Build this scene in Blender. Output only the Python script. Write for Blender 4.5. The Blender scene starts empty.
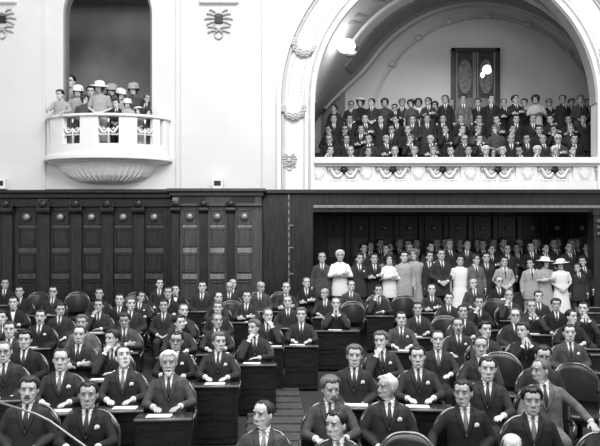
import bpy, bmesh, math, random
import numpy as np
from mathutils import Vector, Matrix
from mathutils.bvhtree import BVHTree
random.seed(7)
S = bpy.context.scene
COL = S.collection
PI = math.pi
# ------------------------------------------------------------------ camera
F = 700.0; HY = 260.0; CZ = 2.42
cam = bpy.data.objects.new('camera', bpy.data.cameras.new('camera'))
COL.objects.link(cam); S.camera = cam
cam.location = (0, 0, CZ); cam.rotation_euler = (PI/2, 0, 0)
cam.data.sensor_width = 36; cam.data.lens = 36*F/600
cam.data.shift_y = (HY-223)/600.0
cam.data.clip_start = 0.05; cam.data.clip_end = 200
def at(px, py, D): return Vector(((px-300)*D/F, D, CZ-(py-HY)*D/F))
def X(px, D): return (px-300)*D/F
def Z(py, D): return CZ-(py-HY)*D/F
# ------------------------------------------------------------------ materials
def mat(name, g, rough=.6, var=.0, scale=20, metal=0, spec=.5, bump=0, emit=0, stretch=None, coat=0):
    m = bpy.data.materials.new(name); m.use_nodes = True
    nt = m.node_tree; b = nt.nodes['Principled BSDF']
    b.inputs['Base Color'].default_value = (g, g, g, 1)
    b.inputs['Roughness'].default_value = rough
    b.inputs['Metallic'].default_value = metal
    b.inputs['Specular IOR Level'].default_value = spec
    b.inputs['Coat Weight'].default_value = coat
    b.inputs['Coat Roughness'].default_value = .15
    if emit:
        b.inputs['Emission Color'].default_value = (1, 1, 1, 1)
        b.inputs['Emission Strength'].default_value = emit
    if var or bump:
        tc = nt.nodes.new('ShaderNodeTexCoord'); mp = nt.nodes.new('ShaderNodeMapping')
        nt.links.new(tc.outputs['Object'], mp.inputs[0])
        if stretch: mp.inputs['Scale'].default_value = stretch
        n = nt.nodes.new('ShaderNodeTexNoise'); n.inputs['Scale'].default_value = scale
        n.inputs['Detail'].default_value = 4
        nt.links.new(mp.outputs[0], n.inputs['Vector'])
        if var:
            r = nt.nodes.new('ShaderNodeValToRGB')
            a, c = g*(1-var), g*(1+var)
            r.color_ramp.elements[0].color = (a, a, a, 1); r.color_ramp.elements[0].position = .3
            r.color_ramp.elements[1].color = (c, c, c, 1); r.color_ramp.elements[1].position = .7
            nt.links.new(n.outputs[0], r.inputs[0]); nt.links.new(r.outputs[0], b.inputs['Base Color'])
        if bump:
            bp = nt.nodes.new('ShaderNodeBump'); bp.inputs['Strength'].default_value = bump
            nt.links.new(n.outputs[0], bp.inputs['Height']); nt.links.new(bp.outputs[0], b.inputs['Normal'])
    return m
def plaster_mat(name, g):
    """pale plaster scored into large ashlar blocks"""
    m = mat(name, g, .75, .03, 1.2)
    nt = m.node_tree; b = nt.nodes['Principled BSDF']
    tc = nt.nodes.new('ShaderNodeTexCoord'); sep = nt.nodes.new('ShaderNodeSeparateXYZ'); cmb = nt.nodes.new('ShaderNodeCombineXYZ')
    nt.links.new(tc.outputs['Object'], sep.inputs[0])
    nt.links.new(sep.outputs[0], cmb.inputs[0]); nt.links.new(sep.outputs[2], cmb.inputs[1])
    br = nt.nodes.new('ShaderNodeTexBrick'); br.inputs['Scale'].default_value = 1
    br.inputs['Brick Width'].default_value = 1.9; br.inputs['Row Height'].default_value = .62
    br.inputs['Mortar Size'].default_value = .006; br.inputs['Mortar Smooth'].default_value = .5
    br.inputs['Color1'].default_value = br.inputs['Color2'].default_value = (1, 1, 1, 1)
    br.inputs['Mortar'].default_value = (0, 0, 0, 1)
    nt.links.new(cmb.outputs[0], br.inputs['Vector'])
    bp = nt.nodes.new('ShaderNodeBump'); bp.inputs['Strength'].default_value = .35; bp.inputs['Distance'].default_value = .02
    nt.links.new(br.outputs['Color'], bp.inputs['Height']); nt.links.new(bp.outputs[0], b.inputs['Normal'])
    return m
M = dict(
    plaster=plaster_mat('ashlar_plaster', .69), white=mat('white_stucco', .80, .7, .03, 3), relief=mat('relief_stucco', .50, .7, .12, 6),
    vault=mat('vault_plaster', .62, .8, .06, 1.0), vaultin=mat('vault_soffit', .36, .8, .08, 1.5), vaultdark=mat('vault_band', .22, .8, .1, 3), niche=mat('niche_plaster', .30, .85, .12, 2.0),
    wood=mat('dark_jacaranda', .020, .30, .5, 3, stretch=(6, 6, .8), spec=.45), woodmid=mat('jacaranda_panel', .055, .35, .35, 3, stretch=(6, 6, .8)),
    woodpale=mat('pale_jacaranda', .20, .28, .3, 3, stretch=(6, 6, .8)), dark=mat('black_inset', .010, .5),  # first: palest jacaranda tone, for ledges, mouldings and beam stripe
    carpet=mat('dark_carpet', .030, .95, .3, 30), deskw=mat('desk_wood', .018, .25, .4, 4, stretch=(1, 6, 6), spec=.5),
    desktop=mat('desk_top', .03, .22, .3, 5, stretch=(1, 5, 5)), leather=mat('chair_leather', .016, .35, .3, 12, bump=.05),
    deskrail=mat('desk_edge', .16, .2, .2, 6), rim=mat('chair_rim', .04, .13, spec=.9, coat=.8), paper=mat('paper', .85, .8, .04, 9), brass=mat('brass', .30, .42, metal=.5),
    skinA=mat('skin_fair', .55, .5, .08, 12), skinB=mat('skin_medium', .42, .5, .08, 12), skinDim=mat('skin_dimmed', .33, .5, .08, 12),  # last tone is darkened: shade over the crowds put into skin
    brow=mat('brow_hair', .07, .8), eye=mat('eye', .09, .3), lip=mat('lip', .24, .5), faceshade=mat('face_shade', .20, .6),
    hblack=mat('black_hair', .012, .42, .4, 60, stretch=(3,.5,.5), bump=.3), hdark=mat('brown_hair', .032, .5, .4, 60, stretch=(3,.5,.5), bump=.3), hgrey=mat('grey_hair', .13, .6, .55, 60, stretch=(3,.5,.5), bump=.3), hwhite=mat('white_hair', .72, .7, .12, 60),
    sblack=mat('black_cloth', .012, .85, .35, 11, bump=.55), sdark=mat('charcoal_cloth', .028, .85, .35, 11, bump=.55), smid=mat('grey_cloth', .062, .85, .35, 11, bump=.55),
    sgrey=mat('mid_grey_cloth', .13, .85, .35, 11, bump=.55), slight=mat('light_suit_cloth', .36, .85, .10, 11, bump=.55), swhite=mat('white_cloth', .80, .85, .05, 30),
    shirt=mat('shirt_cotton', .86, .8), tieb=mat('dark_tie', .02, .5), tieg=mat('grey_tie', .14, .5, .5, 60), glass=mat('spectacle_rim', .02, .2),
    shoe=mat('shoe_leather', .012, .25), hatgrey=mat('grey_felt', .20, .9), hatdark=mat('dark_felt', .02, .9),
    lampglow=mat('lamp_glow', .9, .5, emit=6), bronze=mat('dark_bronze', .03, .4, metal=.5), floor=mat('gallery_floor', .05, .8, .2, 4), patterned=mat('patterned_tie', .25, .5, .9, 90),
    doorw=mat('door_wood', .035, .4, .4, 4), doorg=mat('door_glass', .20, .15, .5, 8), paneglow=mat('pane_glow', .9, .4, emit=1.2), skirtg=mat('pale_dress', .42, .85, .12, 30),
)
# ------------------------------------------------------------------ mesh helper
class MB:
    def __init__(s): s.v = []; s.f = []; s.m = []
    def add(s, vs, fs, m=0):
        b = len(s.v); s.v += [tuple(v) for v in vs]; s.f += [tuple(b+i for i in f) for f in fs]; s.m += [m]*len(fs); return s
    def box(s, x0, x1, y0, y1, z0, z1, m=0):
        return s.add([(x0,y0,z0),(x1,y0,z0),(x1,y1,z0),(x0,y1,z0),(x0,y0,z1),(x1,y0,z1),(x1,y1,z1),(x0,y1,z1)],
                     [(0,3,2,1),(4,5,6,7),(0,1,5,4),(1,2,6,5),(2,3,7,6),(3,0,4,7)], m)
    def rings(s, R, m=0, cap=True):
        n = len(R[0]); vs = [p for r in R for p in r]; fs = []
        for i in range(len(R)-1):
            for j in range(n):
                k = (j+1) % n; fs.append((i*n+j, i*n+k, (i+1)*n+k, (i+1)*n+j))
        if cap: fs.append(tuple(range(n-1, -1, -1))); fs.append(tuple((len(R)-1)*n+j for j in range(n)))
        return s.add(vs, fs, m)
    def ell(s, c, r, m=0, nu=14, nv=9, rot=None):
        R = []
        c = Vector(c)
        for i in range(nv):
            t = -PI/2 + PI*(i+.02)/(nv-1+.04) if 0 < i < nv-1 else (-PI/2+.12 if i == 0 else PI/2-.12)
            ring = []
            for j in range(nu):
                a = 2*PI*j/nu
                p = Vector((r[0]*math.cos(t)*math.cos(a), r[1]*math.cos(t)*math.sin(a), r[2]*math.sin(t)))
                if rot: p = rot @ p
                ring.append(c+p)
            R.append(ring)
        return s.rings(R, m)
    def tube(s, pts, rad, m=0, n=10, flat=1, ball=False):
        pts = [Vector(p) for p in pts]; R = []
        if not hasattr(rad, '__len__'): rad = [rad]*len(pts)
        up = None
        for i, p in enumerate(pts):
            t = (pts[min(i+1, len(pts)-1)]-pts[max(i-1, 0)]).normalized()
            if up is None: up = Vector((0,0,1)) if abs(t.z) < .9 else Vector((0,1,0))
            a = t.cross(up)
            if a.length < 1e-4: a = t.cross(Vector((1,0,0)))
            a.normalize(); b = a.cross(t).normalized(); up = b
            R.append([p+a*math.cos(2*PI*k/n)*rad[i]+b*math.sin(2*PI*k/n)*rad[i]*flat for k in range(n)])
        s.rings(R, m)
        if ball:
            for p, r in zip(pts, rad): s.ell(p, (r, r, r), m, 12, 9)
        return s
    def lathe(s, prof, c=(0,0,0), m=0, n=20):
        return s.rings([[(c[0]+r*math.cos(2*PI*k/n), c[1]+r*math.sin(2*PI*k/n), c[2]+z) for k in range(n)] for r, z in prof], m)
    def poly(s, pts, y0, y1, m=0):       # x,z outline pushed through y
        n = len(pts); vs = [(x, y0, z) for x, z in pts]+[(x, y1, z) for x, z in pts]
        fs = [tuple(range(n)), tuple(range(2*n-1, n-1, -1))]+[(i, n+i, n+(i+1) % n, (i+1) % n) for i in range(n)]
        return s.add(vs, fs, m)
    def mesh(s, name, smooth=True, nm=1):
        me = bpy.data.meshes.new(name); me.from_pydata(s.v, [], s.f)
        me.polygons.foreach_set('material_index', s.m); me.polygons.foreach_set('use_smooth', [smooth]*len(s.f))
        for i in range(nm): me.materials.append(None)
        me.update(); return me
def fix_normals(me):
    bm = bmesh.new(); bm.from_mesh(me); bmesh.ops.recalc_face_normals(bm, faces=bm.faces); bm.to_mesh(me); bm.free(); return me
def ob(name, me, mats, parent=None, mw=None, label=None, cat=None, group=None, kind=None):
    o = bpy.data.objects.new(name, me); COL.objects.link(o)
    if not isinstance(mats, (list, tuple)): mats = [mats]
    for i, mm in enumerate(mats):
        if i < len(o.material_slots):
            o.material_slots[i].link = 'OBJECT'; o.material_slots[i].material = M[mm] if isinstance(mm, str) else mm
    if parent: o.parent = parent
    if mw is not None: o.matrix_local = mw
    if label: o['label'] = label
    if cat: o['category'] = cat
    if group: o['group'] = group
    if kind: o['kind'] = kind
    return o
def build(name, mb, m, parent=None, smooth=False, bevel=0, **k):
    me = fix_normals(mb.mesh(name, smooth, len(m) if isinstance(m, (list, tuple)) else 1))
    o = ob(name, me, m, parent, **k)
    if bevel:
        b = o.modifiers.new('b', 'BEVEL'); b.width = bevel; b.segments = 2; b.limit_method = 'ANGLE'
    return o
def struct(name, mb, m, smooth=False, bevel=0, parent=None):
    return build(name, mb, m, parent, smooth, bevel, kind=None if parent else 'structure')
def remesh(mb, vox, smooth=2):
    me = mb.mesh('tmp'); o = bpy.data.objects.new('tmp', me); COL.objects.link(o)
    r = o.modifiers.new('r', 'REMESH'); r.mode = 'VOXEL'; r.voxel_size = vox
    s = o.modifiers.new('s', 'SMOOTH'); s.iterations = smooth; s.factor = .5
    dg = bpy.context.evaluated_depsgraph_get()
    out = bpy.data.meshes.new_from_object(o.evaluated_get(dg))
    bpy.data.objects.remove(o); bpy.data.meshes.remove(me)
    nv = len(out.vertices); co = np.empty(nv*3, dtype=np.float32); out.vertices.foreach_get('co', co)
    fs = [tuple(p.vertices) for p in out.polygons]
    bpy.data.meshes.remove(out)
    return co.reshape(-1, 3).astype(float), fs
def bvh_of(mb): return BVHTree.FromPolygons([Vector(v) for v in mb.v], mb.f)
# ------------------------------------------------------------------ human geometry (faces -Y; z relative to the shoulder line)
HZ = np.array([-.120,-.112,-.098,-.075,-.050,-.020,.005,.022,.042,.065,.085,.102,.114,.122])
HW = np.array([ .016, .034, .048, .058, .064, .068,.071,.071,.073,.073,.067,.053,.036,.012])
HF = np.array([-.066,-.084,-.090,-.090,-.087,-.086,-.083,-.082,-.091,-.087,-.074,-.055,-.034,-.004])
HB = np.array([-.040,-.022,-.004, .022, .052, .076,.088,.093,.096,.094,.085,.068,.050,.020])
def hp(z, a, out=0.):
    w = np.interp(z, HZ, HW); f = np.interp(z, HZ, HF); b = np.interp(z, HZ, HB)
    e = 2/2.25; sx = math.copysign(abs(math.sin(a))**e, math.sin(a)); cx = math.copysign(abs(math.cos(a))**e, math.cos(a))
    k = max(0, (z-.05)/.075)
    return Vector(((w+out)*sx, (f+b)/2-((b-f)/2+out)*cx, z+out*min(1.2, k*k)))
HSC = Vector((1.15,1.07,1.07)); HC = Vector((0,0,.205))
def scaled(fn):
    def g(mb, c):
        t = MB(); fn(t, (0,0,0)); mb.add([(v[0]*HSC[0]+c[0], v[1]*HSC[1]+c[1], v[2]*HSC[2]+c[2]) for v in t.v], [])
        b = len(mb.v)-len(t.v); mb.f += [tuple(b+i for i in f) for f in t.f]; mb.m += t.m
    return g
@scaled
def add_head(mb, c):
    c = Vector(c); n = 28
    zs = np.interp(np.linspace(0, 1, 26), np.linspace(0, 1, len(HZ)), HZ)
    mb.rings([[c+hp(z, 2*PI*k/n) for k in range(n)] for z in zs])
    mb.tube([c+Vector((0,-.082,.020)), c+Vector((0,-.094,-.005)), c+Vector((0,-.100,-.026))], [.008,.012,.015], n=10, ball=True)
    for s in (-1, 1):
        mb.ell(c+Vector((s*.013,-.088,-.031)), (.010,.012,.009))
        mb.ell(c+Vector((s*.076,.008,-.006)), (.011,.020,.034), rot=Matrix.Rotation(.3*s, 3, 'Z'))
        mb.ell(c+Vector((s*.030,-.082,.041)), (.024,.008,.008))
        mb.ell(c+Vector((s*.042,-.066,-.022)), (.016,.014,.016))
    mb.ell(c+Vector((0,-.088,-.073)), (.024,.010,.011))
    mb.ell(c+Vector((0,-.084,-.104)), (.020,.014,.013))
@scaled
def face_marks(mb, c):
    c = Vector(c)
    for s in (-1, 1):
        mb.ell(c+Vector((s*.030,-.0815,.017)), (.0150,.005,.0068), 4, 12, 7)  # socket shade painted as dark patches, eyes darkened with it
        mb.ell(c+Vector((s*.030,-.0845,.015)), (.0105,.0035,.0052), 2, 10, 7)
        mb.tube([c+Vector((s*.014,-.092,.036)), c+Vector((s*.030,-.0945,.040)), c+Vector((s*.052,-.080,.033))], [.003,.0042,.002], 1, 6)
        mb.ell(c+Vector((s*.0075,-.099,-.0405)), (.004,.004,.003), 4, 8, 5)  # nostril shade painted the same way
    mb.tube([c+Vector((-.024,-.089,-.072)), c+Vector((0,-.099,-.070)), c+Vector((.024,-.089,-.072))], [.002,.0048,.002], 3, 6)
    mb.tube([c+Vector((-.018,-.090,-.080)), c+Vector((0,-.097,-.081)), c+Vector((.018,-.090,-.080))], [.002,.0048,.002], 3, 6)
def add_hand(mb, w, d, n, side, curl=.5):
    w = Vector(w); d = Vector(d).normalized(); n = Vector(n); n = (n-d*n.dot(d)).normalized(); t = d.cross(n)*side
    rot = Matrix((t, d, n)).transposed()
    mb.ell(w+d*.048, (.040,.052,.017), rot=rot)
    for i, (L, x) in enumerate(((.062,1.5),(.074,.5),(.068,-.5),(.052,-1.5))):
        b = w+d*.085+t*x*.0205
        k = b+(d+n*curl*.5).normalized()*L*.5+t*x*.003
        e = k+(d*(1-curl*.7)+n*curl*1.2).normalized()*L*.5
        mb.tube([b-d*.02, b, k, e], [.0095,.0095,.0088,.0072], n=8, ball=True)
    b = w+d*.025+t*.030
    k = b+(d*.7+t*.75+n*.25).normalized()*.038; e = k+(d*.95+t*.2+n*.3).normalized()*.030
    mb.tube([b-t*.012, b, k, e], [.013,.0125,.0105,.0085], n=8, ball=True)
TORSO = [(-.57,.150,.100,.0),(-.52,.172,.122,.0),(-.42,.165,.122,.0),(-.30,.158,.115,-.002),(-.17,.165,.118,-.006),(-.06,.170,.112,-.004),(.0,.152,.088,.004),(.035,.115,.070,.010),(.065,.066,.058,.015),(.085,.050,.050,.018)]
def torso_rings(mb, inf=0., top=.085, bottom=-.57, skirt=None, n=28, belly=0):
    R = []
    T = [t for t in TORSO if bottom-.001 <= t[0] <= top+.001]
    if skirt: T = [(z, a, b, 0) for z, a, b in skirt]+[t for t in TORSO if t[0] > skirt[-1][0]+.02 and t[0] <= top+.001]
    for z, rx, ry, yc in T:
        k = inf*(1.0 if z < .02 else .6)
        bl = belly*max(0, 1-abs(z+.33)/.25)
        ring = []
        for j in range(n):
            a = 2*PI*j/n; e = 2/2.5
            x = math.copysign(abs(math.sin(a))**e, math.sin(a))*(rx+k+bl*.5); y = -math.copysign(abs(math.cos(a))**e, math.cos(a))*(ry+k+(bl if math.cos(a) > 0 else 0))
            ring.append((x, y+yc, z+(.012 if z > .0 else 0)*0))
        R.append(ring)
    return mb.rings(R)
ARMS = {  # (elbow, wrist, hand direction, palm normal, curl) for the person's right (-x) and left (+x)
 'desk':  (((-.27,-.10,-.25),(-.15,-.36,-.235),(.45,-.9,-.08),(0,0,-1),.4), ((.27,-.10,-.25),(.14,-.38,-.235),(-.55,-.8,-.08),(0,0,-1),.4)),
 'chin':  (((-.21,-.29,-.24),(-.085,-.215,.03),(.45,.25,.86),(.5,.8,-.1),1.), ((.27,-.10,-.25),(.06,-.35,-.235),(-.95,-.25,0),(0,0,-1),.4)),
 'chinL': (((-.27,-.10,-.25),(-.06,-.35,-.235),(.95,-.25,0),(0,0,-1),.4), ((.21,-.29,-.24),(.085,-.215,.03),(-.45,.25,.86),(-.5,.8,-.1),1.)),
 'lap':   (((-.27,.0,-.27),(-.11,-.24,-.37),(.7,-.6,-.2),(0,0,-1),.4), ((.27,.0,-.27),(.10,-.25,-.36),(-.7,-.6,-.2),(0,0,-1),.4)),
 'fold':  (((-.26,-.09,-.26),(.06,-.25,-.20),(.95,.05,.05),(0,1,0),.3), ((.26,-.09,-.26),(-.04,-.225,-.24),(-.95,.05,-.05),(0,1,0),.3)),
 'clasp': (((-.23,-.28,-.24),(-.055,-.25,.0),(.22,.22,.9),(.9,.3,0),.6), ((.23,-.28,-.24),(.055,-.25,.0),(-.22,.22,.9),(-.9,.3,0),.6)),
 'rest':  (((-.33,-.02,-.23),(-.36,-.26,-.30),(-.15,-.9,-.3),(0,0,-1),.3), ((.27,.0,-.27),(.10,-.25,-.36),(-.7,-.6,-.2),(0,0,-1),.4)),
 'restL': (((-.27,-.10,-.25),(-.15,-.34,-.27),(.45,-.9,-.08),(0,0,-1),.4), ((.34,-.04,-.20),(.44,-.25,-.32),(.15,-.85,-.4),(0,0,-1),.3)),
 'stand': (((-.245,.02,-.29),(-.25,-.05,-.54),(.0,-.15,-1),(1,0,0),.4), ((.245,.02,-.29),(.25,-.05,-.54),(.0,-.15,-1),(-1,0,0),.4)),
 'front': (((-.26,.02,-.27),(-.09,-.21,-.42),(.75,-.2,-.45),(0,1,-.2),.4), ((.26,.02,-.27),(.09,-.21,-.41),(-.75,-.2,-.45),(0,1,-.2),.4)),
 'rail':  (((-.30,-.14,-.24),(-.20,-.34,-.32),(.5,-.8,-.3),(0,0,-1),.5), ((.30,-.14,-.24),(.18,-.34,-.32),(-.5,-.8,-.3),(0,0,-1),.5)),
}
STAND = {'stand','front','cross','rail'}
ARMS['cross'] = ARMS['fold']
def legs(stand):
    if stand: return [[(s*.092,.0,-.52),(s*.105,-.015,-.93),(s*.11,.02,-1.33)] for s in (-1,1)]
    return [[(s*.09,-.02,-.49),(s*.12,-.44,-.49),(s*.13,-.40,-.93)] for s in (-1,1)]
SH = lambda s: (s*.168, .008, -.036)
def body_mb(pose):
    st = pose in STAND; mb = MB(); torso_rings(mb)
    mb.tube([(0,.022,.02),(0,.018,.08),(0,.012,.15)], [.062,.053,.052], n=16, ball=True)
    add_head(mb, HC)
    for s, (e, w, d, n, c) in zip((-1, 1), ARMS[pose]):
        mb.tube([SH(s), e, w], [.050,.040,.027], n=12, ball=True)
        add_hand(mb, w, d, n, -s, c)
    for L in legs(st):
        mb.tube(L, [.082,.056,.036], n=12, ball=True)
        a = Vector(L[2]); mb.tube([a+Vector((0,.03,-.05)), a+Vector((0,-.08,-.055)), a+Vector((0,-.17,-.065))], [.032,.034,.022], n=10, ball=True)
    return mb
def sleeve(mb, pose, ru=.058, rw=.042, end=.92, short=False):
    for s, (e, w, d, n, c) in zip((-1, 1), ARMS[pose]):
        e = Vector(e); w = Vector(w); sh = Vector(SH(s))
        if short: mb.tube([sh, sh.lerp(e, .75)], [.068,.060], n=14, ball=True); continue
        q = e.lerp(w, end)
        mb.tube([sh, e], [ru, (ru+rw)/2+.002], n=14, ball=True); mb.tube([e, q], [(ru+rw)/2+.002, rw], n=14)
def jacket_mb(pose, inf=.024, women=False, fat=0):
    st = pose in STAND; mb = MB()
    sk = [(-.74,.192,.135),(-.62,.192,.138),(-.5,.186,.135),(-.42,.172,.128)] if st else None
    if women: sk = [(-1.10,.255,.21),(-.95,.235,.19),(-.75,.205,.165),(-.58,.185,.145),(-.45,.155,.122)] if st else None
    torso_rings(mb, inf, top=.066, skirt=sk, belly=fat)
    for s in (-1, 1): mb.ell((s*.120,.008,-.010), (.088,.074,.040), rot=Matrix.Rotation(s*.22, 3, 'Y'))
    sleeve(mb, pose, short=women)
    return mb
VT, VB, VW = .078, -.225, .060
def vx(z): return VW*(z-VB)/(VT-VB)
def cut_v(co, fs):
    bm = bmesh.new(); vs = [bm.verts.new(c) for c in co]
    for f in fs: bm.faces.new([vs[i] for i in f])
    for s in (-1, 1):
        nrm = Vector((VT-VB, 0, -s*VW)).normalized()
        fr = [f for f in bm.faces if f.calc_center_median().y < -.0 and f.calc_center_median().z > VB-.05 and abs(f.calc_center_median().x) < .1]
        g = set(fr)
        for f in fr: g.update(f.verts); g.update(f.edges)
        bmesh.ops.bisect_plane(bm, geom=list(g), plane_co=(0, 0, VB), plane_no=nrm, dist=1e-5)
    dl = []
    for f in bm.faces:
        c = f.calc_center_median()
        if c.z > VB and abs(c.x) < vx(c.z) and -.185 < c.y < .0 and f.normal.y < .5: dl.append(f)
    bmesh.ops.delete(bm, geom=dl, context='FACES')
    co = np.array([v.co[:] for v in bm.verts]); bm.verts.index_update()
    fs = [tuple(v.index for v in f.verts) for f in bm.faces]; bm.free(); return co, fs
def patch(mb, bvh, rows, off, th=.006, cols=4, m=0):
    A, B = [], []
    for z, x0, x1 in rows:
        ra, rb = [], []
        for j in range(cols+1):
            x = x0+(x1-x0)*j/cols
            h = bvh.ray_cast(Vector((x,-1,z)), Vector((0,1,0)))[0]
            y = (h.y if h else -.06)-off
            ra.append((x, y, z)); rb.append((x, y+th, z))
        A.append(ra); B.append(rb)
    nr = len(rows); nc = cols+1
    vs = [p for r in A for p in r]+[p for r in B for p in r]; o = nr*nc; fs = []
    for i in range(nr-1):
        for j in range(cols):
            a = i*nc+j; fs.append((a, a+1, a+nc+1, a+nc)); fs.append((o+a, o+a+nc, o+a+nc+1, o+a+1))
        a = i*nc; fs.append((a, a+nc, o+a+nc, o+a)); a = i*nc+cols; fs.append((a, o+a, o+a+nc, a+nc))
    for j in range(cols): fs.append((j, o+j, o+j+1, j+1)); a = (nr-1)*nc+j; fs.append((a, a+1, o+a+1, o+a))
    mb.add(vs, fs, m)
SHIRT_T = torso_rings(MB(), .010, top=.066)
JACK_T = torso_rings(MB(), .024, top=.066)
SB, JB = bvh_of(SHIRT_T), bvh_of(JACK_T)
def shirt_mesh(pose):
    mb = torso_rings(MB(), .009, top=.066)
    n = 20
    R = []
    for r, z in ((.064,.055),(.0615,.082),(.060,.105),(.056,.105),(.056,.06)):
        R.append([(r*math.sin(2*PI*k/n), .016-r*math.cos(2*PI*k/n)*.96, z-.022*max(0, math.cos(2*PI*k/n))) for k in range(n)])
    mb.rings(R, cap=False)
    for s in (-1, 1): patch(mb, SB, [(.075, s*.004, s*.052),(.055, s*.010, s*.052),(.035, s*.024, s*.046),(.018, s*.038, s*.042)], .012, .006, 3)
    for s, (e, w, d, nn, c) in zip((-1, 1), ARMS[pose]):
        e = Vector(e); w = Vector(w); mb.tube([e.lerp(w,.86), e.lerp(w,.985)], [.037,.036], n=12)
    return fix_normals(mb.mesh('shirt'))
def tie_mesh():
    mb = MB(); patch(mb, SB, [(.068,-.017,.017),(.052,-.017,.017),(.034,-.011,.011),(.030,-.013,.013),(-.05,-.022,.022),(-.13,-.027,.027),(-.18,-.018,.018)], .010, .008, 4)
    return fix_normals(mb.mesh('necktie'))
def bow_mesh():
    mb = MB(); patch(mb, SB, [(.066,-.040,-.006),(.050,-.042,-.004),(.036,-.040,-.006)], .02, .012, 2); patch(mb, SB, [(.066,.006,.040),(.050,.004,.042),(.036,.006,.040)], .02, .012, 2)
    mb.ell((0,-.088,.052), (.010,.012,.010)); return fix_normals(mb.mesh('bow_tie'))
def lapel_mesh():
    mb = MB()
    for s in (-1, 1):
        rows = []
        for z, w in ((.074,.020),(.045,.036),(.015,.050),(-.012,.060),(-.014,.048),(-.05,.052),(-.12,.038),(-.18,.018),(-.222,.004)):
            rows.append((z, s*max(vx(z)-.002, 0), s*(vx(z)+w)))
        patch(mb, JB, rows, .010, .012, 4)
    R = []
    n = 22
    for r, z in ((.086,.045),(.080,.085),(.070,.092),(.068,.05)):
        R.append([(r*math.sin(a), .018-r*math.cos(a), z-.020*max(0, math.cos(a))) for a in [PI*.28+PI*1.44*k/(n-1) for k in range(n)]])
    vs = [p for r in R for p in r]; fs = []
    for i in range(4):
        for j in range(n-1): fs.append((i*n+j, i*n+j+1, ((i+1) % 4)*n+j+1, ((i+1) % 4)*n+j))
    mb.add(vs, fs); return fix_normals(mb.mesh('lapels'))
def square_mesh():
    mb = MB(); patch(mb, JB, [(-.115,.082,.128),(-.095,.080,.132),(-.082,.086,.128),(-.072,.094,.114)], .012, .010, 3); return fix_normals(mb.mesh('handkerchief'))
def trouser_mb(st):
    mb = MB()
    torso_rings(mb, .014, top=-.30)
    for L in legs(st):
        mb.tube(L[:2], [.094,.078], n=14, ball=True)
        mb.tube([L[1], Vector(L[2])+Vector((0,0,.02))], [.078,.058], n=14)
    return mb
def shoe_mesh(st):
    mb = MB(); a = Vector(legs(st)[1][2])
    mb.tube([a+Vector((0,.045,-.045)), a+Vector((0,-.02,-.045)), a+Vector((0,-.12,-.055)), a+Vector((0,-.215,-.062))], [.040,.046,.047,.026], n=12, flat=.75, ball=False)
    mb.tube([a+Vector((0,.0,-.04)), a+Vector((0,.005,.02))], [.046,.050], n=12)
    return fix_normals(mb.mesh('shoe'))
# hair and headwear, in head space
def hair_mesh(st):
    mb = MB(); N = 72
    ab = [0,25,40,55,68,80,88,98,120,150,180]
    L = {'full':[.084,.089,.094,.074,.046,.006,-.030,.012,-.03,-.07,-.078],
         'slick':[.086,.093,.100,.080,.046,.006,-.025,.014,-.03,-.06,-.07],
         'receding':[.105,.109,.110,.098,.052,.008,-.020,.014,-.03,-.06,-.07],
         'woman':[.078,.070,.050,.010,-.05,-.085,-.10,-.105,-.11,-.12,-.12]}
    if st == 'bald':
        cols = [math.radians(62+(360-124)*k/(N-1)) for k in range(N)]; G = []
        for a in cols:
            d = min(math.degrees(a), 360-math.degrees(a)); z0 = np.interp(d, ab, L['receding']); z1 = max(z0+.01, np.interp(d, [62,75,95,130,180],[.035,.045,.048,.055,.055]))
            G.append([hp(z0, a, -.004), hp(z0+.002, a, .006), hp(z0*.5+z1*.5, a, .009), hp(z1, a, .005), hp(z1+.004, a, -.004)])
        vs = [p for r in G for p in r]; fs = [(i*5+j, i*5+j+1, (i+1)*5+j+1, (i+1)*5+j) for i in range(N-1) for j in range(4)]
        mb.add(vs, fs); return fix_normals(mb.mesh('hair'))
    th = {'full':.019,'slick':.012,'receding':.009,'woman':.028}[st]
    T = [0,.03,.15,.3,.5,.7,.85,1.]
    R = []
    for q, t in enumerate(T):
        ring = []
        for k in range(N):
            a = 2*PI*k/N; d = math.degrees(a); d = min(d, 360-d); z0 = np.interp(d, ab, L[st]); z = z0+(.119-z0)*t
            o = -.003 if q == 0 else th*[0,.18,.5,.85,1.1,1.15,1.05,1][q]+(.0022*math.sin(a*17+t*5)+.0016*math.sin(a*29-t*9))*(q > 1)
            z += .004*math.sin(a*13+1)*(1-t)*(st != 'woman')
            if st == 'full': o += .012*max(0, math.sin(a*2+.6))*t*(1-t)*2
            if st == 'woman' and q: o += .006*math.sin(a*9)
            ring.append(hp(z, a, o))
        R.append(ring)
    mb.rings(R, cap=False)
    b = len(mb.v); mb.add([(0,.008,.124+th)], []); n0 = (len(T)-1)*N
    for k in range(N): mb.f.append((n0+k, n0+(k+1) % N, b)); mb.m.append(0)
    return fix_normals(mb.mesh('hair'))
def hat_mesh(kind):
    mb = MB(); n = 26
    prof = {'sun':[(.19,.050),(.195,.056),(.105,.072),(.100,.10),(.092,.135),(.065,.155),(.02,.160)],
            'cloche':[(.118,.036),(.128,.042),(.103,.062),(.104,.10),(.092,.135),(.06,.155),(.02,.160)],
            'beret':[(.085,.070),(.125,.085),(.128,.105),(.08,.135),(.02,.140)]}[kind]
    R = [[(r*math.sin(2*PI*k/n)*1.08, .006-r*math.cos(2*PI*k/n)*1.15, z+.012*math.cos(2*PI*k/n)*(-1 if kind != 'beret' else 1)) for k in range(n)] for r, z in prof]
    mb.rings(R); return fix_normals(mb.mesh('hat'))
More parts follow.
